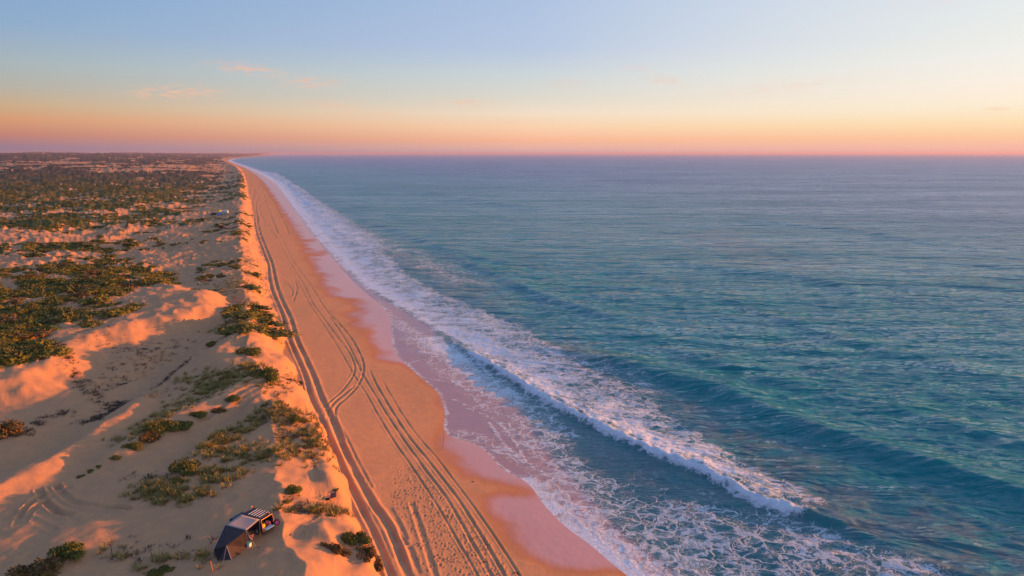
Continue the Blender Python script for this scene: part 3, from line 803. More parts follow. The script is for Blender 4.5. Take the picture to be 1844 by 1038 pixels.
# the plants one can name: (x, y, width m, stretch, height factor, turn, mesh, label)
NAMED = [
    (45, 636, 13.0, .75, 1.0, 10, 0, 'large dark green bush mass on the dune top at the left edge'),
    (12, 604, 9.0, .7, .8, -10, 1, 'broad olive bush behind the large bush at the left edge'),
    (488, 682, 5.2, .8, 1.1, 20, 2, 'round dark green bush on the seaward dune edge, nearest the ruts'),
    (455, 640, 4.8, .6, .7, 35, 3, 'spreading green bush just inland of the round bush on the dune edge'),
    (455, 665, 2.6, .6, .7, -60, 1, 'narrow green tail of growth below the spreading bush'),
    (17, 778, 5.6, .7, .9, 0, 4, 'rust-topped dark bush at the left edge beside the shaded sand track'),
    (135, 996, 3.6, .6, 1.0, 35, 2, 'dark crescent-shaped bush left of the two upright sticks'),
    (75, 1035, 4.4, .6, 1.0, 25, 5, 'dark bush cut off by the bottom left edge'),
    (288, 1032, 2.4, .6, .8, 20, 0, 'small green bush at the bottom edge below the thin post'),
    (528, 886, 2.3, .35, .9, 30, 1, 'thin curved green bush right of the camped car'),
    (515, 905, 1.6, .25, .5, 60, 3, 'narrow tapering green sprig under the curved bush'),
    (606, 882, 1.1, .5, .6, -25, 2, 'tiny green plant just behind the beach chair'),
    (640, 973, 3.0, .45, 1.0, -15, 0, 'dark green bush on the dune edge, top of the curved row'),
    (600, 992, 2.6, .35, .9, -18, 5, 'dark brown bush at the inland end of the curved row'),
    (618, 996, 1.9, .4, .7, 12, 4, 'low dark bush between the inland and top bushes of the curved row'),
    (664, 1000, 2.9, .5, .9, -65, 4, 'brownish bush at the lower seaward end of the curved row'),
    (678, 1022, 2.6, .5, .8, -70, 5, 'brown bush at the foot of the curved row beside the ruts'),
    (414, 571, 3.2, .6, .9, 0, 2, 'small dark bush by the head of the shaded hollow'),
    (381, 622, 2.8, .6, 1.0, 60, 0, 'dark green bush halfway down the seaward side of the hollow'),
    (402, 596, 2.6, .5, .8, 60, 1, 'green bush above the dark bush beside the hollow'),
    (340, 850, 3.8, .7, 1.0, 30, 3, 'leafy dark green bush in the middle of the grassy patch'),
    (318, 868, 2.4, .5, .6, 10, 1, 'low olive bush joining the left side of the grassy patch'),
    (290, 776, 4.4, .6, 1.0, 15, 0, 'orange-topped bush midway along the row by the sand road'),
    (270, 790, 3.0, .6, 1.0, 30, 4, 'tawny bush left of the orange-topped bush in the row'),
    (330, 762, 3.4, .5, .8, 20, 3, 'olive bush right of the orange-topped bush in the row'),
    (365, 748, 3.0, .5, .7, 15, 2, 'green bush at the upper end of the row by the sand road'),
    (247, 805, 3.0, .5, .8, 30, 2, 'dark green bush at the lower end of the row by the sand road'),
    (395, 738, 2.6, .5, .6, 10, 4, 'rust-brown bush above the bend of the sand road'),
    (420, 720, 2.8, .5, .6, 0, 1, 'olive bush farthest up the slope above the sand road'),
    (208, 824, 1.8, .4, .5, 10, 1, 'small green plant below the row, nearest to it'),
    (180, 840, .9, .8, .9, 0, 2, 'tiny green plant, rightmost of three on bare sand'),
    (163, 850, 1.1, .7, .8, 0, 3, 'tiny green plant, middle of three on bare sand'),
    (147, 858, 1.1, .7, .8, 0, 0, 'tiny green plant, leftmost of three on bare sand'),
    (530, 757, 2.2, .6, .7, 0, 1, 'olive bush at the corner where the sand road meets the beach'),
    (541, 690, 1.6, .6, .8, -60, 4, 'small brown bush at the toe of the dune by the ruts'),
    (512, 790, 1.9, .5, .6, 20, 5, 'dark brown low bush on the grassy knoll by the sand road'),
    (535, 815, 1.7, .5, .6, 0, 5, 'dark low bush at the seaward side of the grassy knoll'),
]
def mesh_of(k): return (PROTO_FINE + PROTO_DRY)[k] if k < 4 else PROTO_DRY[k - 4]
for (px, py, wd, stx, hf, rz, k, lab) in NAMED:
    x, y, z_ = gpoint(px, py)
    o = link('shrub', mesh_of(k), None, (x, y, z_ - .05))
    s_ = wd / 1.7
    o.scale = (s_, s_ * (stx + .25), s_ * (1.15 if wd > 1.5 else .9) * hf if wd < 8 else s_ * .62 * hf); o.rotation_euler = (0, 0, R(rz))
    tag(o, lab, 'bush')

# mounds of scrub on the dunes behind: the 290 that show largest are bushes of their own
cand = []
g = np.random.default_rng(77)
N = 26000
qq = g.uniform(.045, .31, N)
cy = 44 / qq; cx = cy * g.uniform(-.74, -.10, N)
hz_, hD, hdw, hdi, hveg, _ = height(cx, cy, True)
pick = (hdi > 3) & (hveg > .5) & (hD > 155)
cx, cy, hz_, hD, hdi = cx[pick], cy[pick], hz_[pick], hD[pick], hdi[pick]
size = g.gamma(3.0, .55, len(cx)) + .9
order = np.argsort(-(size / hD))
def zone_of(x, y, D, d):
    if d < 34: return 'on the foredune strip just behind the beach'
    if D < 215: return 'on the scrubby shelf right above the orange sand scarp'
    if x / y < -.58: return 'in the scrub along the left edge of the picture'
    if D < 300: return 'in the crowded scrub a little beyond the scarp shelf'
    return 'among the distant scrub level with the red wagon'
used = []
ncount = 0
scrub_rest = []
for i in order:
    p = (cx[i], cy[i])
    if ncount < 290 and hD[i] < 520 and size[i] < 5.2:
        if any((p[0] - q[0]) ** 2 + (p[1] - q[1]) ** 2 < (size[i] * .9) ** 2 for q in used): continue
        used.append(p)
        dry = g.random() < .22
        o = link('shrub', (PROTO_MIDDRY[g.integers(2)] if dry else PROTO_MID[g.integers(5)]), None, (p[0], p[1], hz_[i] - .35))
        s_ = size[i] * .95
        o.scale = (s_ * g.uniform(.8, 1.3), s_ * g.uniform(.6, 1.0), s_ * g.uniform(.40, .65)); o.rotation_euler = (0, 0, g.uniform(0, 6.28))
        zone = zone_of(p[0], p[1], hD[i], hdi[i])
        kd = 'brown' if dry else 'green'
        wide = 'broad ' if size[i] > 2.9 else 'small '
        tag(o, wide + kd + ' shrub ' + zone, 'bush', wide + kd + ' shrubs ' + zone)
        ncount += 1
    else: scrub_rest.append(i)

def merge(name, protos, pts, mat, smooth=False):
    Vs, Fs, n0 = [], [], 0
    for (x, y, z_, sx_, sy_, sz_, a, k) in pts:
        V, F = protos[k]; ca, sa = math.cos(a), math.sin(a)
        vx = V[:, 0] * sx_; vy = V[:, 1] * sy_
        Vs.append(np.stack([x + vx * ca - vy * sa, y + vx * sa + vy * ca, z_ + V[:, 2] * sz_], 1)); Fs.append(F + n0); n0 += len(V)
    me = np_mesh(name, np.vstack(Vs), np.vstack(Fs), mat, smooth)
    return link(name, me)
LOW = [shrub_mesh(700 + i, 46, .26, .40, 2) for i in range(6)]
pts = []
for i in scrub_rest[:5200]:
    s_ = min(size[i], 3.0) * .5 * (1 + hD[i] / 900)
    pts.append((cx[i], cy[i], hz_[i] - .25, s_ * 1.2, s_ * .9, s_ * .55, g.uniform(0, 6.28), g.integers(6)))
tag(merge('dune_scrub', LOW, pts, M_LEAF), 'unbroken cover of small dark scrub on the farther dunes', 'scrub', kind='stuff')

# grass tufts, dead brush and strandline bits
def tuft(seed, nb, h, spread):
    g2 = np.random.default_rng(seed); V, F = [], []
    for _ in range(nb):
        a = g2.uniform(0, 6.28); r_ = g2.uniform(0, .25); l = h * g2.uniform(.6, 1.2); o_ = spread * g2.uniform(.3, 1)
        bx_, by_ = r_ * math.cos(a), r_ * math.sin(a); wx_, wy_ = -math.sin(a) * .035, math.cos(a) * .035
        b0 = len(V)
        V += [(bx_ - wx_, by_ - wy_, -.03), (bx_ + wx_, by_ + wy_, -.03), (bx_ + math.cos(a) * o_ + wx_ * .3, by_ + math.sin(a) * o_ + wy_ * .3, l), (bx_ + math.cos(a) * o_ - wx_ * .3, by_ + math.sin(a) * o_ - wy_ * .3, l)]
        F.append((b0, b0 + 1, b0 + 2, b0 + 3))
    return np.array(V), np.array(F)
TUFTS = [tuft(800 + i, 16, .42, .5) for i in range(6)]
def scatter(strokes_, seed):
    g2 = np.random.default_rng(seed); P = []
    for pts_, w_, n in strokes_:
        L = line(pts_, 4.5)
        seg = np.sqrt(((L[1:] - L[:-1]) ** 2).sum(1)); cum = np.concatenate([[0], np.cumsum(seg)])
        u_ = g2.uniform(0, cum[-1], n)
        P.append(np.stack([np.interp(u_, cum, L[:, 0]) + g2.normal(0, w_, n), np.interp(u_, cum, L[:, 1]) + g2.normal(0, w_, n)], 1))
    P = np.vstack(P)
    cl = fbm(P[:, 0] / 1.6, P[:, 1] / 1.6, 2, seed)
    P = P[cl > -.05 + g2.normal(0, .1, len(P))]
    z_, _, _, di_, _, _ = height(P[:, 0], P[:, 1], True)
    k = di_ > .3
    return P[k], z_[k], g2
GR = [([(440, 800), (500, 770), (540, 800), (555, 850)], 1.8, 800), ([(400, 830), (450, 845), (520, 850)], 1.6, 400), ([(250, 885), (300, 905), (350, 912), (380, 905)], 1.1, 560), ([(360, 870), (400, 880), (425, 885)], 1.1, 360),
      ([(370, 840), (400, 815), (430, 800)], 1.3, 450), ([(600, 945), (620, 925), (560, 950)], .8, 130), ([(500, 960), (550, 950), (600, 935)], .7, 60), ([(330, 690), (380, 700), (430, 705), (500, 725)], 2.4, 600), ([(360, 730), (420, 700), (470, 690)], 2.2, 700),
      ([(240, 1035), (290, 1020), (420, 1035)], 1.0, 70), ([(190, 985), (210, 1010), (230, 1015)], .6, 30), ([(395, 600), (440, 600), (480, 610)], 2.4, 500), ([(430, 560), (470, 565), (490, 570)], 2.2, 300), ([(560, 770), (590, 830), (600, 850)], .9, 160),
      ([(320, 740), (300, 760), (240, 800)], 1.8, 500), ([(440, 470), (460, 520), (470, 540)], 5, 300), ([(420, 520), (400, 545)], 4, 300)]
P, zz, g2 = scatter(GR, 21)
pts = [(P[i, 0], P[i, 1], zz[i], *(np.array([1, 1, g2.uniform(.6, 1.2)]) * g2.uniform(.7, 1.5)), g2.uniform(0, 6.28), g2.integers(6)) for i in range(len(P))]
tag(merge('dune_grass', TUFTS, pts, M_STRAW), 'thin straw-coloured beach grass on the near dunes', 'grass', kind='stuff')
DB = [([(100, 640), (130, 670), (160, 695), (200, 715), (230, 725)], .9, 420), ([(180, 690), (250, 650), (330, 615)], 2.4, 300), ([(150, 740), (180, 735), (215, 705)], 1.0, 260), ([(40, 770), (80, 740), (130, 728)], .7, 120), ([(290, 690), (330, 665), (350, 650)], .5, 110),
      ([(160, 620), (230, 640), (280, 620)], 2.6, 120), ([(500, 770), (530, 800), (560, 830)], 1.6, 240), ([(240, 860), (300, 880)], .9, 60), ([(530, 930), (520, 960)], .8, 50), ([(200, 1000), (300, 1010), (340, 1000)], 1.2, 40), ([(490, 700), (530, 690), (545, 660)], 1.2, 160)]
P, zz, g2 = scatter(DB, 31)
TW = [tuft(850 + i, 13, .24, .55) for i in range(5)]
pts = [(P[i, 0], P[i, 1], zz[i], *(np.array([1, 1, .8]) * g2.uniform(.6, 1.5)), g2.uniform(0, 6.28), g2.integers(5)) for i in range(len(P))]
tag(merge('dead_brush', TW, pts, M_TWIG), 'dark dead twigs strewn round the sandy hollow', 'brush', kind='stuff')
# scraps of dried weed among the footprints
SCR = []
for i in range(4):
    g2 = np.random.default_rng(900 + i); n_ = 6
    V = [(math.cos(k / n_ * 6.283) * g2.uniform(.6, 1.2), math.sin(k / n_ * 6.283) * g2.uniform(.3, .8), 0) for k in range(n_)] + [(0, 0, .55)]
    SCR.append((np.array(V), np.array([(k, (k + 1) % n_, n_) for k in range(n_)])))
g2 = np.random.default_rng(5); pts = []
for (cx_, cy_, r_, dp) in PITS[:620]:
    if g2.random() < .55:
        x, y = cx_ + g2.normal(0, .15), cy_ + g2.normal(0, .15)
        s_ = g2.uniform(.05, .11); pts.append((x, y, 0, s_ * 1.4, s_, s_, g2.uniform(0, 6.28), g2.integers(4)))
hzv = height(np.array([p[0] for p in pts]), np.array([p[1] for p in pts]))
pts = [(p[0], p[1], hzv[i], *p[3:]) for i, p in enumerate(pts)]
tag(merge('weed_scraps', SCR, pts, M_TWIG), 'dark crumbs of dried seaweed among the footprints', 'seaweed', kind='stuff')
def clump(name, px, py, s_, lab, cat, mat, seed):
    V, F = shrub_mesh(seed, 160, .2, .35, 4)
    x, y, z_ = gpoint(px, py)
    me = np_mesh(name, V, F, mat, False); o = link(name, me, None, (x, y, z_ - .02)); o.scale = (s_, s_ * .6, s_ * .5)
    tag(o, lab, cat)
clump('seaweed', 852, 868, .28, 'small dark lump of seaweed alone on the wet sand', 'seaweed', M_TWIG, 61)
clump('seaweed', 930, 1032, .75, 'larger heap of dark seaweed by the ruts at the bottom edge', 'seaweed', M_TWIG, 62)
clump('seaweed', 873, 1013, .2, 'tiny dark scrap of seaweed lying in a rut', 'seaweed', M_TWIG, 63)

# ------------------------------------------------------------------ shapes for made things
def tube(p, q, r1, r2=None, n=8):
    p = Vector(p); q = Vector(q); r2 = r1 if r2 is None else r2
    d = (q - p).normalized(); a = d.orthogonal().normalized(); b = d.cross(a)
    V = [p + (a * math.cos(k / n * 6.2832) + b * math.sin(k / n * 6.2832)) * r1 for k in range(n)] + [q + (a * math.cos(k / n * 6.2832) + b * math.sin(k / n * 6.2832)) * r2 for k in range(n)]
    F = [(k, (k + 1) % n, n + (k + 1) % n, n + k) for k in range(n)] + [tuple(range(n - 1, -1, -1)), tuple(range(n, 2 * n))]
    return [tuple(v) for v in V], F
def box(c, s):
    x, y, z_ = c; a, b, d = s[0] / 2, s[1] / 2, s[2] / 2
    V = [(x - a, y - b, z_ - d), (x + a, y - b, z_ - d), (x + a, y + b, z_ - d), (x - a, y + b, z_ - d), (x - a, y - b, z_ + d), (x + a, y - b, z_ + d), (x + a, y + b, z_ + d), (x - a, y + b, z_ + d)]
    return V, [(3, 2, 1, 0), (4, 5, 6, 7), (0, 1, 5, 4), (1, 2, 6, 5), (2, 3, 7, 6), (3, 0, 4, 7)]
def prism(prof, y0, y1, inset=0.0):
    """side profile (x,z) swept across y"""
    n = len(prof); V = [(x, y0, z_) for x, z_ in prof] + [(x, y1, z_) for x, z_ in prof]
    return V, [(k, (k + 1) % n, n + (k + 1) % n, n + k) for k in range(n)] + [tuple(range(n - 1, -1, -1)), tuple(range(n, 2 * n))]
def join(*parts):
    V, F = [], []
    for v, f in parts:
        b = len(V); V += list(v); F += [tuple(i + b for i in x) for x in f]
    return V, F
def part(name, geo, mat, parent, bevel=0.0, smooth=False):
    o = mesh_obj(name, geo[0], geo[1], mat, parent, smooth)
    if bevel:
        md = o.modifiers.new('bevel', 'BEVEL'); md.width = bevel; md.segments = 2; md.limit_method = 'ANGLE'; md.angle_limit = R(30)
    return o
def ring(c, axis, R_, r_, n=18, k=8):
    ax = Vector(axis).normalized(); a = ax.orthogonal().normalized(); b = ax.cross(a); V = []
    for i in range(n):
        th = i / n * 6.2832; d = a * math.cos(th) + b * math.sin(th)
        for j in range(k):
            ph = j / k * 6.2832
            V.append(tuple(Vector(c) + d * (R_ + r_ * math.cos(ph)) + ax * r_ * 1.25 * math.sin(ph)))
    F = [(i * k + j, i * k + (j + 1) % k, ((i + 1) % n) * k + (j + 1) % k, ((i + 1) % n) * k + j) for i in range(n) for j in range(k)]
    return V, F

M_NAVY = simple('dark_blue_car_paint', (.010, .020, .060), .5, .1, spec=.35)
M_RED = simple('dark_red_car_paint', (.22, .015, .02), .32, .2)
M_GLASS = simple('dark_car_glass', (.010, .012, .016), .08, spec=.8)
M_TYRE = simple('tyre_rubber', (.022, .022, .024), .85)
M_RIM = simple('wheel_alloy', (.45, .45, .47), .35, .8)
M_BLACK = simple('black_plastic', (.02, .02, .022), .6)
M_INT = simple('dark_interior', (.02, .017, .016), .9)
M_RACK = simple('pale_rack_alloy', (.62, .72, .85), .5, .0)
M_CANOPY = simple('pale_canvas', (.34, .275, .27), .85, bump=.2)
M_TENT = simple('dark_plum_tent_cloth', (.050, .036, .046), .9, var=.25, scale=2.0, bump=.3)
M_TENTIN = simple('black_tent_mesh', (.012, .012, .018), .95)
M_POLE = simple('tent_pole_alloy', (.55, .55, .56), .35, .7)
M_YEL = simple('yellow_cloth', (.75, .52, .03), .8)
M_REDC = simple('red_cloth', (.55, .06, .06), .8)
M_PINK = simple('pink_towel', (.75, .22, .25), .85)
M_LBLUE = simple('light_blue_board', (.22, .45, .72), .5)
M_TEAL = simple('teal_plastic', (.10, .50, .52), .5)
M_WHITE = simple('white_plastic', (.78, .80, .82), .45)
M_PURPLE = simple('purple_cover', (.20, .05, .26), .6)
M_BLUEC = simple('navy_chair_cloth', (.018, .035, .13), .85)
M_CARAV = simple('caravan_white', (.70, .70, .68), .5)
M_BLUET = simple('blue_tent_cloth', (.12, .20, .48), .85)
M_LENS = simple('orange_lamp_lens', (.85, .22, .03), .3)

def wheel(parent, x, y, zc=.38, r_=.38):
    side_ = 1 if y > 0 else -1
    ty = part('wheel', ring((x, y, zc), (0, 1, 0), r_ - .11, .115, 20, 8), M_TYRE, parent, smooth=True)
    sp_ = [tube((x, y + side_ * .05, zc), (x + .26 * math.cos(a), y + side_ * .08, zc + .26 * math.sin(a)), .035, .03, 6) for a in [i * 1.2566 for i in range(5)]]
    part('rim', join(tube((x, y - .08, zc), (x, y + .08, zc), .24, .24, 18), *sp_), M_RIM, ty)

def make_car(paint, camp=True, label='', name='parked_car'):
    """wagon, rear toward +x; origin on the ground at its middle"""
    root = empty(name); tag(root, label, 'car')
    W = .93
    front = [(-2.42, .50), (-2.45, .85), (-2.38, 1.02), (-1.35, 1.16), (-.80, 1.72), (-.60, 1.84), (.9, 1.88), (.9, .42), (-1.05, .40), (-1.1, .62), (-1.25, .80), (-1.5, .86), (-1.75, .80), (-1.9, .62), (-1.95, .42)]
    g1 = prism(front, -W, W)
    tailp = [(.904, .42), (.904, 1.88), (2.05, 1.86), (2.18, 1.72), (2.30, 1.10), (2.32, .50), (1.98, .46), (1.9, .70), (1.72, .84), (1.5, .88), (1.28, .82), (1.12, .66), (1.06, .42)]
    s1 = prism(tailp, -W, -W + .09); s2 = prism(tailp, W - .09, W)
    rf = prism([(.904, 1.80), (.904, 1.878), (2.05, 1.858), (2.16, 1.74), (2.10, 1.70)], -W + .092, W - .092)
    fl = prism([(.904, .45), (.904, .62), (2.28, .62), (2.30, .48)], -W + .092, W - .092)
    part('body', join(g1, s1, s2, rf, fl), paint, root, .035)
    part('cargo_lining', box((.95, 0, 1.2), (.06, 1.64, 1.12)), M_INT, root)
    for s_ in (-1, 1):
        y = s_ * (W + .004)
        for (a, b, c_, d) in [(-1.02, -.62, -.05, -.05), (.03, .03, .86, .86), (.96, .96, 1.92, 2.03)]:
            zt = 1.74
            V = [(a, y, 1.26), (b, y, zt), (c_, y, zt), (d, y, 1.26)]
            if a < -.5: V = [(-1.12, y, 1.26), (-.70, y, zt), (-.05, y, zt), (-.05, y, 1.26)]
            V2 = [(p[0], p[1] + s_ * .012, p[2]) for p in V]
            F_ = [(0, 1, 2, 3), (7, 6, 5, 4), (0, 4, 5, 1), (1, 5, 6, 2), (2, 6, 7, 3), (3, 7, 4, 0)]
            part('window', (V + V2, F_), M_GLASS, root)
        for xd in (-.02, .90):
            part('door_seam', box((xd, s_ * (W + .003), .95), (.018, .012, .7)), M_BLACK, root)
        for xh in (.1, -.9): part('door_handle', box((xh + .65, s_ * (W + .02), 1.12), (.16, .04, .035)), M_BLACK, root)
        part('side_mirror', box((-1.0, s_ * (W + .14), 1.28), (.12, .22, .16)), M_BLACK, root, .03)
        part('headlight', box((-2.42, s_ * .70, .86), (.08, .32, .16)), M_WHITE, root, .02)
        part('side_step', box((-.1, s_ * (W + .08), .40), (1.8, .16, .05)), M_BLACK, root, .01)
        part('tail_lamp', box((2.31, s_ * .84, .95), (.05, .12, .36)), M_LENS, root, .01)
    ws = [(-1.36, -.78, 1.20), (-1.36, .78, 1.20), (-.84, .72, 1.70), (-.84, -.72, 1.70)]
    ws = [(x - .03, y, z_ + .02) for x, y, z_ in ws]; ws2 = [(x + .02, y, z_ - .015) for x, y, z_ in ws]
    part('windscreen', (ws + ws2, [(0, 1, 2, 3), (7, 6, 5, 4), (0, 4, 5, 1), (1, 5, 6, 2), (2, 6, 7, 3), (3, 7, 4, 0)]), M_GLASS, root)
    part('bumper', box((-2.46, 0, .58), (.16, 1.8, .26)), M_BLACK, root, .04)
    part('bumper', box((2.36, 0, .52), (.14, 1.8, .2)), M_BLACK, root, .04)
    for x in (-1.5, 1.5):
        for y in (-.80, .80): wheel(root, x, y)
    # roof rack with pale cross bars
    rk = part('roof_rack', join(tube((-.55, -.72, 2.0), (1.95, -.72, 2.0), .03), tube((-.55, .72, 2.0), (1.95, .72, 2.0), .03), tube((-.55, -.72, 2.0), (-.55, .72, 2.0), .03), tube((1.95, -.72, 2.0), (1.95, .72, 2.0), .03),
                                *[tube((x, y, 1.86), (x, y, 2.0), .02, n=6) for x in (-.4, .7, 1.8) for y in (-.72, .72)]), M_BLACK, root)
    for x in (.25, .62, .99, 1.36, 1.73): part('cross_bar', box((x, 0, 2.04), (.055, 1.42, .035)), M_RACK, rk)
    if camp:
        # open rear: raised glass, lowered tailgate used as a bench, spare wheel swung aside
        hatch = join(*[tube(a, b, .045, n=8) for a, b in [((2.16, -.84, 1.80), (2.33, -.86, 1.08)), ((2.16, .84, 1.80), (2.33, .86, 1.08)), ((2.16, -.84, 1.80), (2.16, .84, 1.80)), ((2.33, .86, 1.08), (2.35, .86, .60)), ((2.33, -.86, 1.08), (2.35, -.86, .60))]])
        part('hatch_frame', hatch, simple('sunlit_frame_orange', (.55, .16, .04), .4), root)  # low sun's orange on the hatch frame, put into its colour
        part('tailgate', box((2.62, -.18, .80), (.50, 1.2, .05)), M_LBLUE, root, .01)
        arm = part('spare_carrier', join(tube((2.36, .88, .85), (2.70, 1.05, .95), .03), tube((2.36, .88, .6), (2.70, 1.05, .9), .03)), M_BLACK, root)
        part('spare_wheel', ring((2.84, .80, .98), (.8, -.6, 0), .26, .12, 20, 8), M_TYRE, root, smooth=True)
        part('spare_cover', tube((2.80, .83, .98), (2.94, .725, .98), .33, .30, 20), M_PURPLE, root, .02)
        part('spotlight', tube((-.6, .70, 2.10), (-.66, .70, 2.10), .09, .10, 12), M_LENS, root)
        part('roof_lamp', tube((2.0, .5, 2.06), (2.1, .5, 2.06), .07, .07, 10), M_LENS, root)
    return root

AX = R(-25)                      # the car's rear points this way
car = make_car(M_NAVY, True, 'dark blue wagon with pale roof rack bars and open rear, beside the plum tent')
zc = gpoint(455, 965)[2]
cxw, cyw = at(468, 937.6, zc + 1.95)
ax_, ay_ = math.cos(AX), math.sin(AX); px_, py_ = -ay_, ax_
ox, oy = cxw - ax_ * 2.1 + px_ * .93, cyw - ay_ * 2.1 + py_ * .93
def settle(x, y, r_=1.6):
    a = [gz_at(x + dx, y + dy, False) for dx in (-r_, 0, r_) for dy in (-r_ * .6, 0, r_ * .6)]
    return sum(a) / len(a)
CARZ = settle(ox, oy)
car.location = (ox, oy, CARZ + .01); car.rotation_euler = (0, 0, AX)
def car_local(lx, ly, lz): return (ox + ax_ * lx + px_ * ly, oy + ay_ * lx + py_ * ly, CARZ + lz)

# things inside the open rear
bag = empty('yellow_bag', car_local(1.95, -.45, .63), AX); tag(bag, 'yellow duffel bag standing in the open rear of the blue wagon', 'bag')
part('sack', box((0, 0, .26), (.42, .50, .50)), M_YEL, bag, .10); part('strap', tube((-.05, -.12, .50), (-.05, .12, .50), .02), M_BLACK, bag)
bx2 = empty('red_crate', car_local(1.9, .35, .63), AX); tag(bx2, 'small red crate beside the yellow bag in the open rear', 'crate')
part('tub', box((0, 0, .18), (.4, .45, .34)), M_REDC, bx2, .03); part('lid', box((0, 0, .37), (.43, .48, .04)), M_PINK, bx2, .01)

# tent: pale roof off the car's side, dark cloth walls sloping to the sand
zt = CARZ
tent = empty('awning_tent', car_local(-.2, -2.5, 0), 0.0); tag(tent, 'pale-roofed awning tent with dark plum cloth walls, joined to the blue wagon', 'tent')
T0 = Vector(tent.location)
def tl(px, py, h):
    x, y = at(px, py, zt + h); gz_ = gz_at(x, y) if h < .05 else zt + h
    return tuple(Vector((x, y, gz_ if h < .05 else zt + h)) - T0)
cA = tuple(Vector(car_local(-.55, -.98, 2.0)) - T0); cB = tuple(Vector(car_local(2.1, -.98, 2.0)) - T0)
oB = tl(443.6, 955.6, 2.02); oA = tl(405.5, 945.6, 2.02)
def grid_patch(a, b, c_, d, n, sag, thick=.02):
    a, b, c_, d = map(Vector, (a, b, c_, d)); V = []
    for j in range(n + 1):
        for i in range(n + 1):
            u_, v_ = i / n, j / n
            p = (a * (1 - u_) + b * u_) * (1 - v_) + (d * (1 - u_) + c_ * u_) * v_
            p = p + Vector((0, 0, -sag * math.sin(math.pi * u_) * math.sin(math.pi * v_)))
            V.append(tuple(p))
    m_ = len(V); V += [(x, y, z_ - thick) for x, y, z_ in V]
    F_ = []
    for j in range(n):
        for i in range(n):
            k = j * (n + 1) + i
            F_.append((k, k + 1, k + n + 2, k + n + 1)); F_.append((m_ + k + n + 1, m_ + k + n + 2, m_ + k + 1, m_ + k))
    for i in range(n):
        for (k, l) in ((i, i + 1), (n * (n + 1) + i + 1, n * (n + 1) + i)): F_.append((l, k, m_ + k, m_ + l))
        for (k, l) in (((i + 1) * (n + 1), i * (n + 1)), (i * (n + 1) + n, (i + 1) * (n + 1) + n)): F_.append((l, k, m_ + k, m_ + l))
    return V, F_
part('canopy', grid_patch(cA, cB, oB, oA, 8, .10), M_CANOPY, tent, smooth=True)
def cloth(name, pts, tris, mat):
    """tent wall of a few taut panels with sagging folds, 2 cm thick"""
    V = [Vector(p) for p in pts]; out_v, out_f = [], []
    rr = random.Random(len(pts) * 7)
    for tri in tris:
        a, b, c_ = (V[i] for i in tri); n_ = (b - a).cross(c_ - a).normalized(); N_ = 7; b0 = len(out_v)
        for j in range(N_ + 1):
            for i in range(N_ + 1 - j):
                u_, v_ = i / N_, j / N_; w_ = 1 - u_ - v_
                dep = .35 * u_ * v_ * w_ * 3 + .05 * math.sin(9 * u_ + 5 * v_) * min(u_, v_, w_) * 3
                out_v.append(tuple(a * w_ + b * u_ + c_ * v_ + n_ * -dep))
        idx = {}; q = 0
        for j in range(N_ + 1):
            for i in range(N_ + 1 - j): idx[(i, j)] = b0 + q; q += 1
        for j in range(N_):
            for i in range(N_ - j):
                out_f.append((idx[(i, j)], idx[(i + 1, j)], idx[(i, j + 1)]))
                if i + j < N_ - 1: out_f.append((idx[(i + 1, j)], idx[(i + 1, j + 1)], idx[(i, j + 1)]))
    o = mesh_obj(name, out_v, out_f, mat, tent)
    md = o.modifiers.new('thick', 'SOLIDIFY'); md.thickness = .02
    return o
Mi = tuple((Vector(oA) * .55 + Vector(oB) * .45) + Vector((0, 0, -.02)))
K = tl(408, 983, .95); Pw = tl(385.5, 989, .25); Q = tl(392, 1001.5, 0.0); Rr = tl(416.5, 1002.5, 0.0); Sg = tl(445, 982, 0.0)
BackG = tuple(Vector(car_local(-1.6, -3.3, 0)) - T0); P0 = tl(384.5, 992, 0.0)
cloth('side_wall', [oA, Mi, K, Pw, P0, BackG], [(0, 2, 1), (0, 3, 2), (0, 5, 3), (5, 4, 3)], M_TENT)
cloth('front_wall', [Mi, oB, K, Sg, Rr], [(0, 2, 1), (1, 2, 3), (2, 4, 3)], M_TENT)
cloth('porch_wall', [K, Pw, Q, Rr, P0], [(0, 2, 3), (1, 4, 2)], M_TENT)
cloth('mesh_window', [K, Pw, Q], [(0, 1, 2)], M_TENTIN)
for (a, b) in [(oB, Sg), (cB, tuple(Vector(car_local(2.1, -1.05, 0)) - T0)), (oA, Pw), (K, Rr)]:
    part('pole', tube(a, b, .022, n=6), M_POLE, tent)

for (a, b) in [(oA, (385, 960)), (oB, (462, 985)), (tuple(K), (400, 1012))]:
    e_ = tl(b[0], b[1], 0.0); part('guy_rope', tube(a, e_, .012, n=4), M_POLE, tent)

def camp_chair(loc, rz, seatm, backm, framem, lab, s_=1.0):
    r_ = empty('camp_chair', loc, rz); r_.scale = (s_, s_, s_); tag(r_, lab, 'chair')
    part('seat', grid_patch((-.27, -.25, .42), (.27, -.25, .42), (.27, .25, .40), (-.27, .25, .40), 4, .06), seatm, r_, smooth=True)
    part('backrest', grid_patch((-.28, .25, .40), (.28, .25, .40), (.26, .42, .92), (-.26, .42, .92), 4, -.05, .03), backm, r_, smooth=True)
    for sx_ in (-1, 1):
        part('leg', tube((sx_ * .28, -.27, .0), (sx_ * .28, .24, .42), .014, n=6), framem, r_)
        part('leg', tube((sx_ * .28, .30, .0), (sx_ * .28, -.24, .42), .014, n=6), framem, r_)
        part('armrest', box((sx_ * .31, .0, .62), (.06, .5, .03)), seatm, r_, .008)
        part('arm_post', tube((sx_ * .31, -.22, .42), (sx_ * .31, -.22, .62), .012, n=6), framem, r_)
    return r_
x, y, z_ = gpoint(451, 972)
camp_chair((x, y, z_), R(140), M_PINK, M_LBLUE, M_POLE, 'pink and light blue folding chair with pale frame under the awning tent')
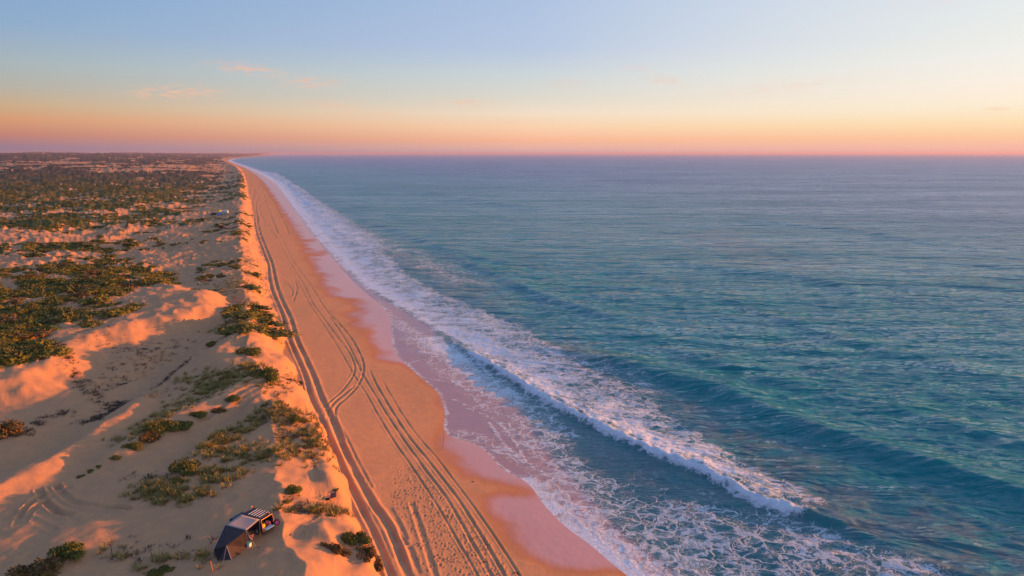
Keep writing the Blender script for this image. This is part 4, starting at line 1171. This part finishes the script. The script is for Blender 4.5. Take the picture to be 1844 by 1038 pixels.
x, y, z_ = gpoint(598, 895)
chair2 = camp_chair((x, y, z_), R(215), M_PINK, M_BLUEC, M_POLE, 'low navy folding chair with pink seat alone on the dune edge above the ruts', 1.45)
x, y, z_ = gpoint(590, 896)
b3 = empty('dark_bag', (x, y, z_)); tag(b3, 'dark bag lying just inland of the lone navy chair', 'bag')
part('sack', box((0, 0, .13), (.55, .34, .26)), M_INT, b3, .08); part('handle', tube((-.12, 0, .28), (.12, 0, .28), .015, n=6), M_BLACK, b3)
x, y, z_ = gpoint(448, 984)
cb = empty('cool_box', (x, y, z_), R(-20)); tag(cb, 'white cool box with teal lid on the sand by the tent wall', 'cool box')
part('tub', box((0, 0, .19), (.5, .36, .38)), M_WHITE, cb, .03); part('lid', box((0, 0, .41), (.52, .38, .06)), M_TEAL, cb, .02)
part('handle', join(tube((-.24, -.2, .3), (-.24, -.2, .46), .01, n=6), tube((-.24, -.2, .46), (.24, -.2, .46), .01, n=6)), M_TEAL, cb)

def stick(px, py, h, lean, r_, mat, lab, cat, name, lie=None):
    x, y, z_ = gpoint(px, py)
    g_ = tube((0, 0, -.1), (lean[0], lean[1], h), r_, r_ * .7, 7) if lie is None else tube((0, 0, .03), (lie[0], lie[1], .05), r_, r_ * .5, 6)
    g_ = join(g_, tube((lean[0] * .5, lean[1] * .5, h * .5) if lie is None else (lie[0] * .5, lie[1] * .5, .04), (lean[0] * .5 + .12, lean[1] * .5 + .05, h * .68) if lie is None else (lie[0] * .6 + .1, lie[1] * .5 + .12, .06), r_ * .5, r_ * .3, 5))
    o = mesh_obj(name, g_[0], g_[1], mat); o.location = (x, y, z_); tag(o, lab, cat)
stick(203, 1001, 1.3, (-.2, 0.1), .06, M_WOOD, 'leaning driftwood post farther left of the two grey upright sticks', 'post', 'driftwood_post')
stick(276, 1014, 1.2, (-.1, 0), .055, M_WOOD, 'straight grey driftwood post right of the leaning one', 'post', 'driftwood_post')
stick(383, 1029, 1.1, (-.15, 0), .06, simple('orange_stake', (.55, .18, .06), .7), 'short orange marker stake in the sand below the tent', 'stake', 'marker_stake')  # this stake is orange along its whole length
stick(472, 757, 1.3, (0, 0), .07, M_WOOD, 'dark marker post standing beside the sand road to the beach', 'post', 'marker_post')
stick(463, 985, 0, (0, 0), .03, M_TWIG, 'dark thin stick lying on the sand in front of the tent', 'stick', 'fallen_stick', (.9, -.75))
stick(797, 808, 2.7, (.25, .35), .022, M_BLACK, 'thin fishing rod standing upright on the wet sand by the swash', 'fishing rod', 'fishing_rod')

# ------------------------------------------------------------------ the far camp behind the foredune
def dome_tent(name, loc, rz, s_, m1, m2, lab):
    r_ = empty(name, loc, rz); tag(r_, lab, 'tent')
    V, F_ = [], []; n_, k_ = 16, 6
    for j in range(k_):
        ph = j / (k_ - 1) * math.pi / 2
        for i in range(n_):
            th = i / n_ * 6.2832; rr = s_ * math.cos(ph) * (1 + .12 * abs(math.cos(2 * th)))
            V.append((rr * math.cos(th), rr * math.sin(th), s_ * .95 * math.sin(ph) - .05))
    for j in range(k_ - 1):
        for i in range(n_): F_.append((j * n_ + i, j * n_ + (i + 1) % n_, (j + 1) * n_ + (i + 1) % n_, (j + 1) * n_ + i))
    part('fly_sheet', (V, F_), m1, r_, smooth=True)
    part('door_flap', ([(s_ * .75, -s_ * .3, 0), (s_ * 1.15, -s_ * .3, 0), (s_ * 1.15, s_ * .3, 0), (s_ * .75, s_ * .3, 0), (s_ * .55, -s_ * .05, s_ * .8), (s_ * .62, 0, s_ * .8), (s_ * .6, s_ * .05, s_ * .8), (s_ * .5, 0, s_ * .8)],
                       [(3, 2, 1, 0), (4, 5, 6, 7), (0, 1, 5, 4), (1, 2, 6, 5), (2, 3, 7, 6), (3, 0, 4, 7)]), m2, r_)
    for a in (0.8, 2.3, 3.9, 5.5): part('guy_rope', tube((s_ * .7 * math.cos(a), s_ * .7 * math.sin(a), s_ * .6), (s_ * 1.6 * math.cos(a), s_ * 1.6 * math.sin(a), 0), .02, n=4), M_POLE, r_)
    return r_
def caravan(loc, rz, lab):
    r_ = empty('caravan', loc, rz); tag(r_, lab, 'caravan')
    prof = [(-2.2, .5), (-2.35, 1.2), (-2.1, 2.3), (2.0, 2.4), (2.3, 1.4), (2.2, .5)]
    part('body', prism(prof, -1.05, 1.05), M_CARAV, r_, .08)
    for s_ in (-1, 1):
        part('window', box((-.8, s_ * 1.06, 1.6), (.9, .03, .5)), M_GLASS, r_); part('window', box((1.0, s_ * 1.06, 1.6), (.8, .03, .5)), M_GLASS, r_)
        wheel(r_, 0, s_ * .95, .34, .34)
    part('awning', grid_patch((-1.8, -1.06, 2.2), (1.8, -1.06, 2.2), (1.8, -3.2, 1.9), (-1.8, -3.2, 1.9), 4, .08), M_TEAL, r_)
    part('tow_bar', tube((-2.2, 0, .45), (-3.3, 0, .45), .05), M_BLACK, r_)
    return r_
def place(px, py):
    x, y, z_ = gpoint(px, py); return (x, y, settle(x, y, 2.0) + .25)
dome_tent('dome_tent', place(396, 384), 0, 2.1, M_YEL, M_BLACK, 'bright yellow dome tent in the far camp behind the dunes')
dome_tent('dome_tent', place(395, 387.5), .4, 2.0, M_BLUET, M_BLACK, 'blue dome tent in front of the yellow tent in the far camp')
caravan(place(405, 385), R(8), 'small white caravan with teal awning right of the yellow tent')
far1 = make_car(M_NAVY, False, 'dark car parked left of the blue tent in the far camp'); far1.location = place(385, 387.5); far1.rotation_euler = (0, 0, R(10))
far2 = make_car(M_RED, False, 'dark red wagon parked alone on sand nearer than the far camp'); far2.location = place(401, 412); far2.rotation_euler = (0, 0, R(175)); 
tr = empty('box_trailer', place(411, 411.5), R(5)); tag(tr, 'low box trailer with red lid behind the dark red wagon', 'trailer')
part('tray', box((0, 0, .75), (2.0, 1.4, .5)), M_CARAV, tr, .03); part('lid', box((.1, 0, 1.06), (2.0, 1.45, .1)), M_REDC, tr, .02); part('tow_bar', tube((-1, 0, .5), (-2.1, 0, .5), .05), M_BLACK, tr)
for s_ in (-1, 1): wheel(tr, 0, s_ * .78, .32, .32)
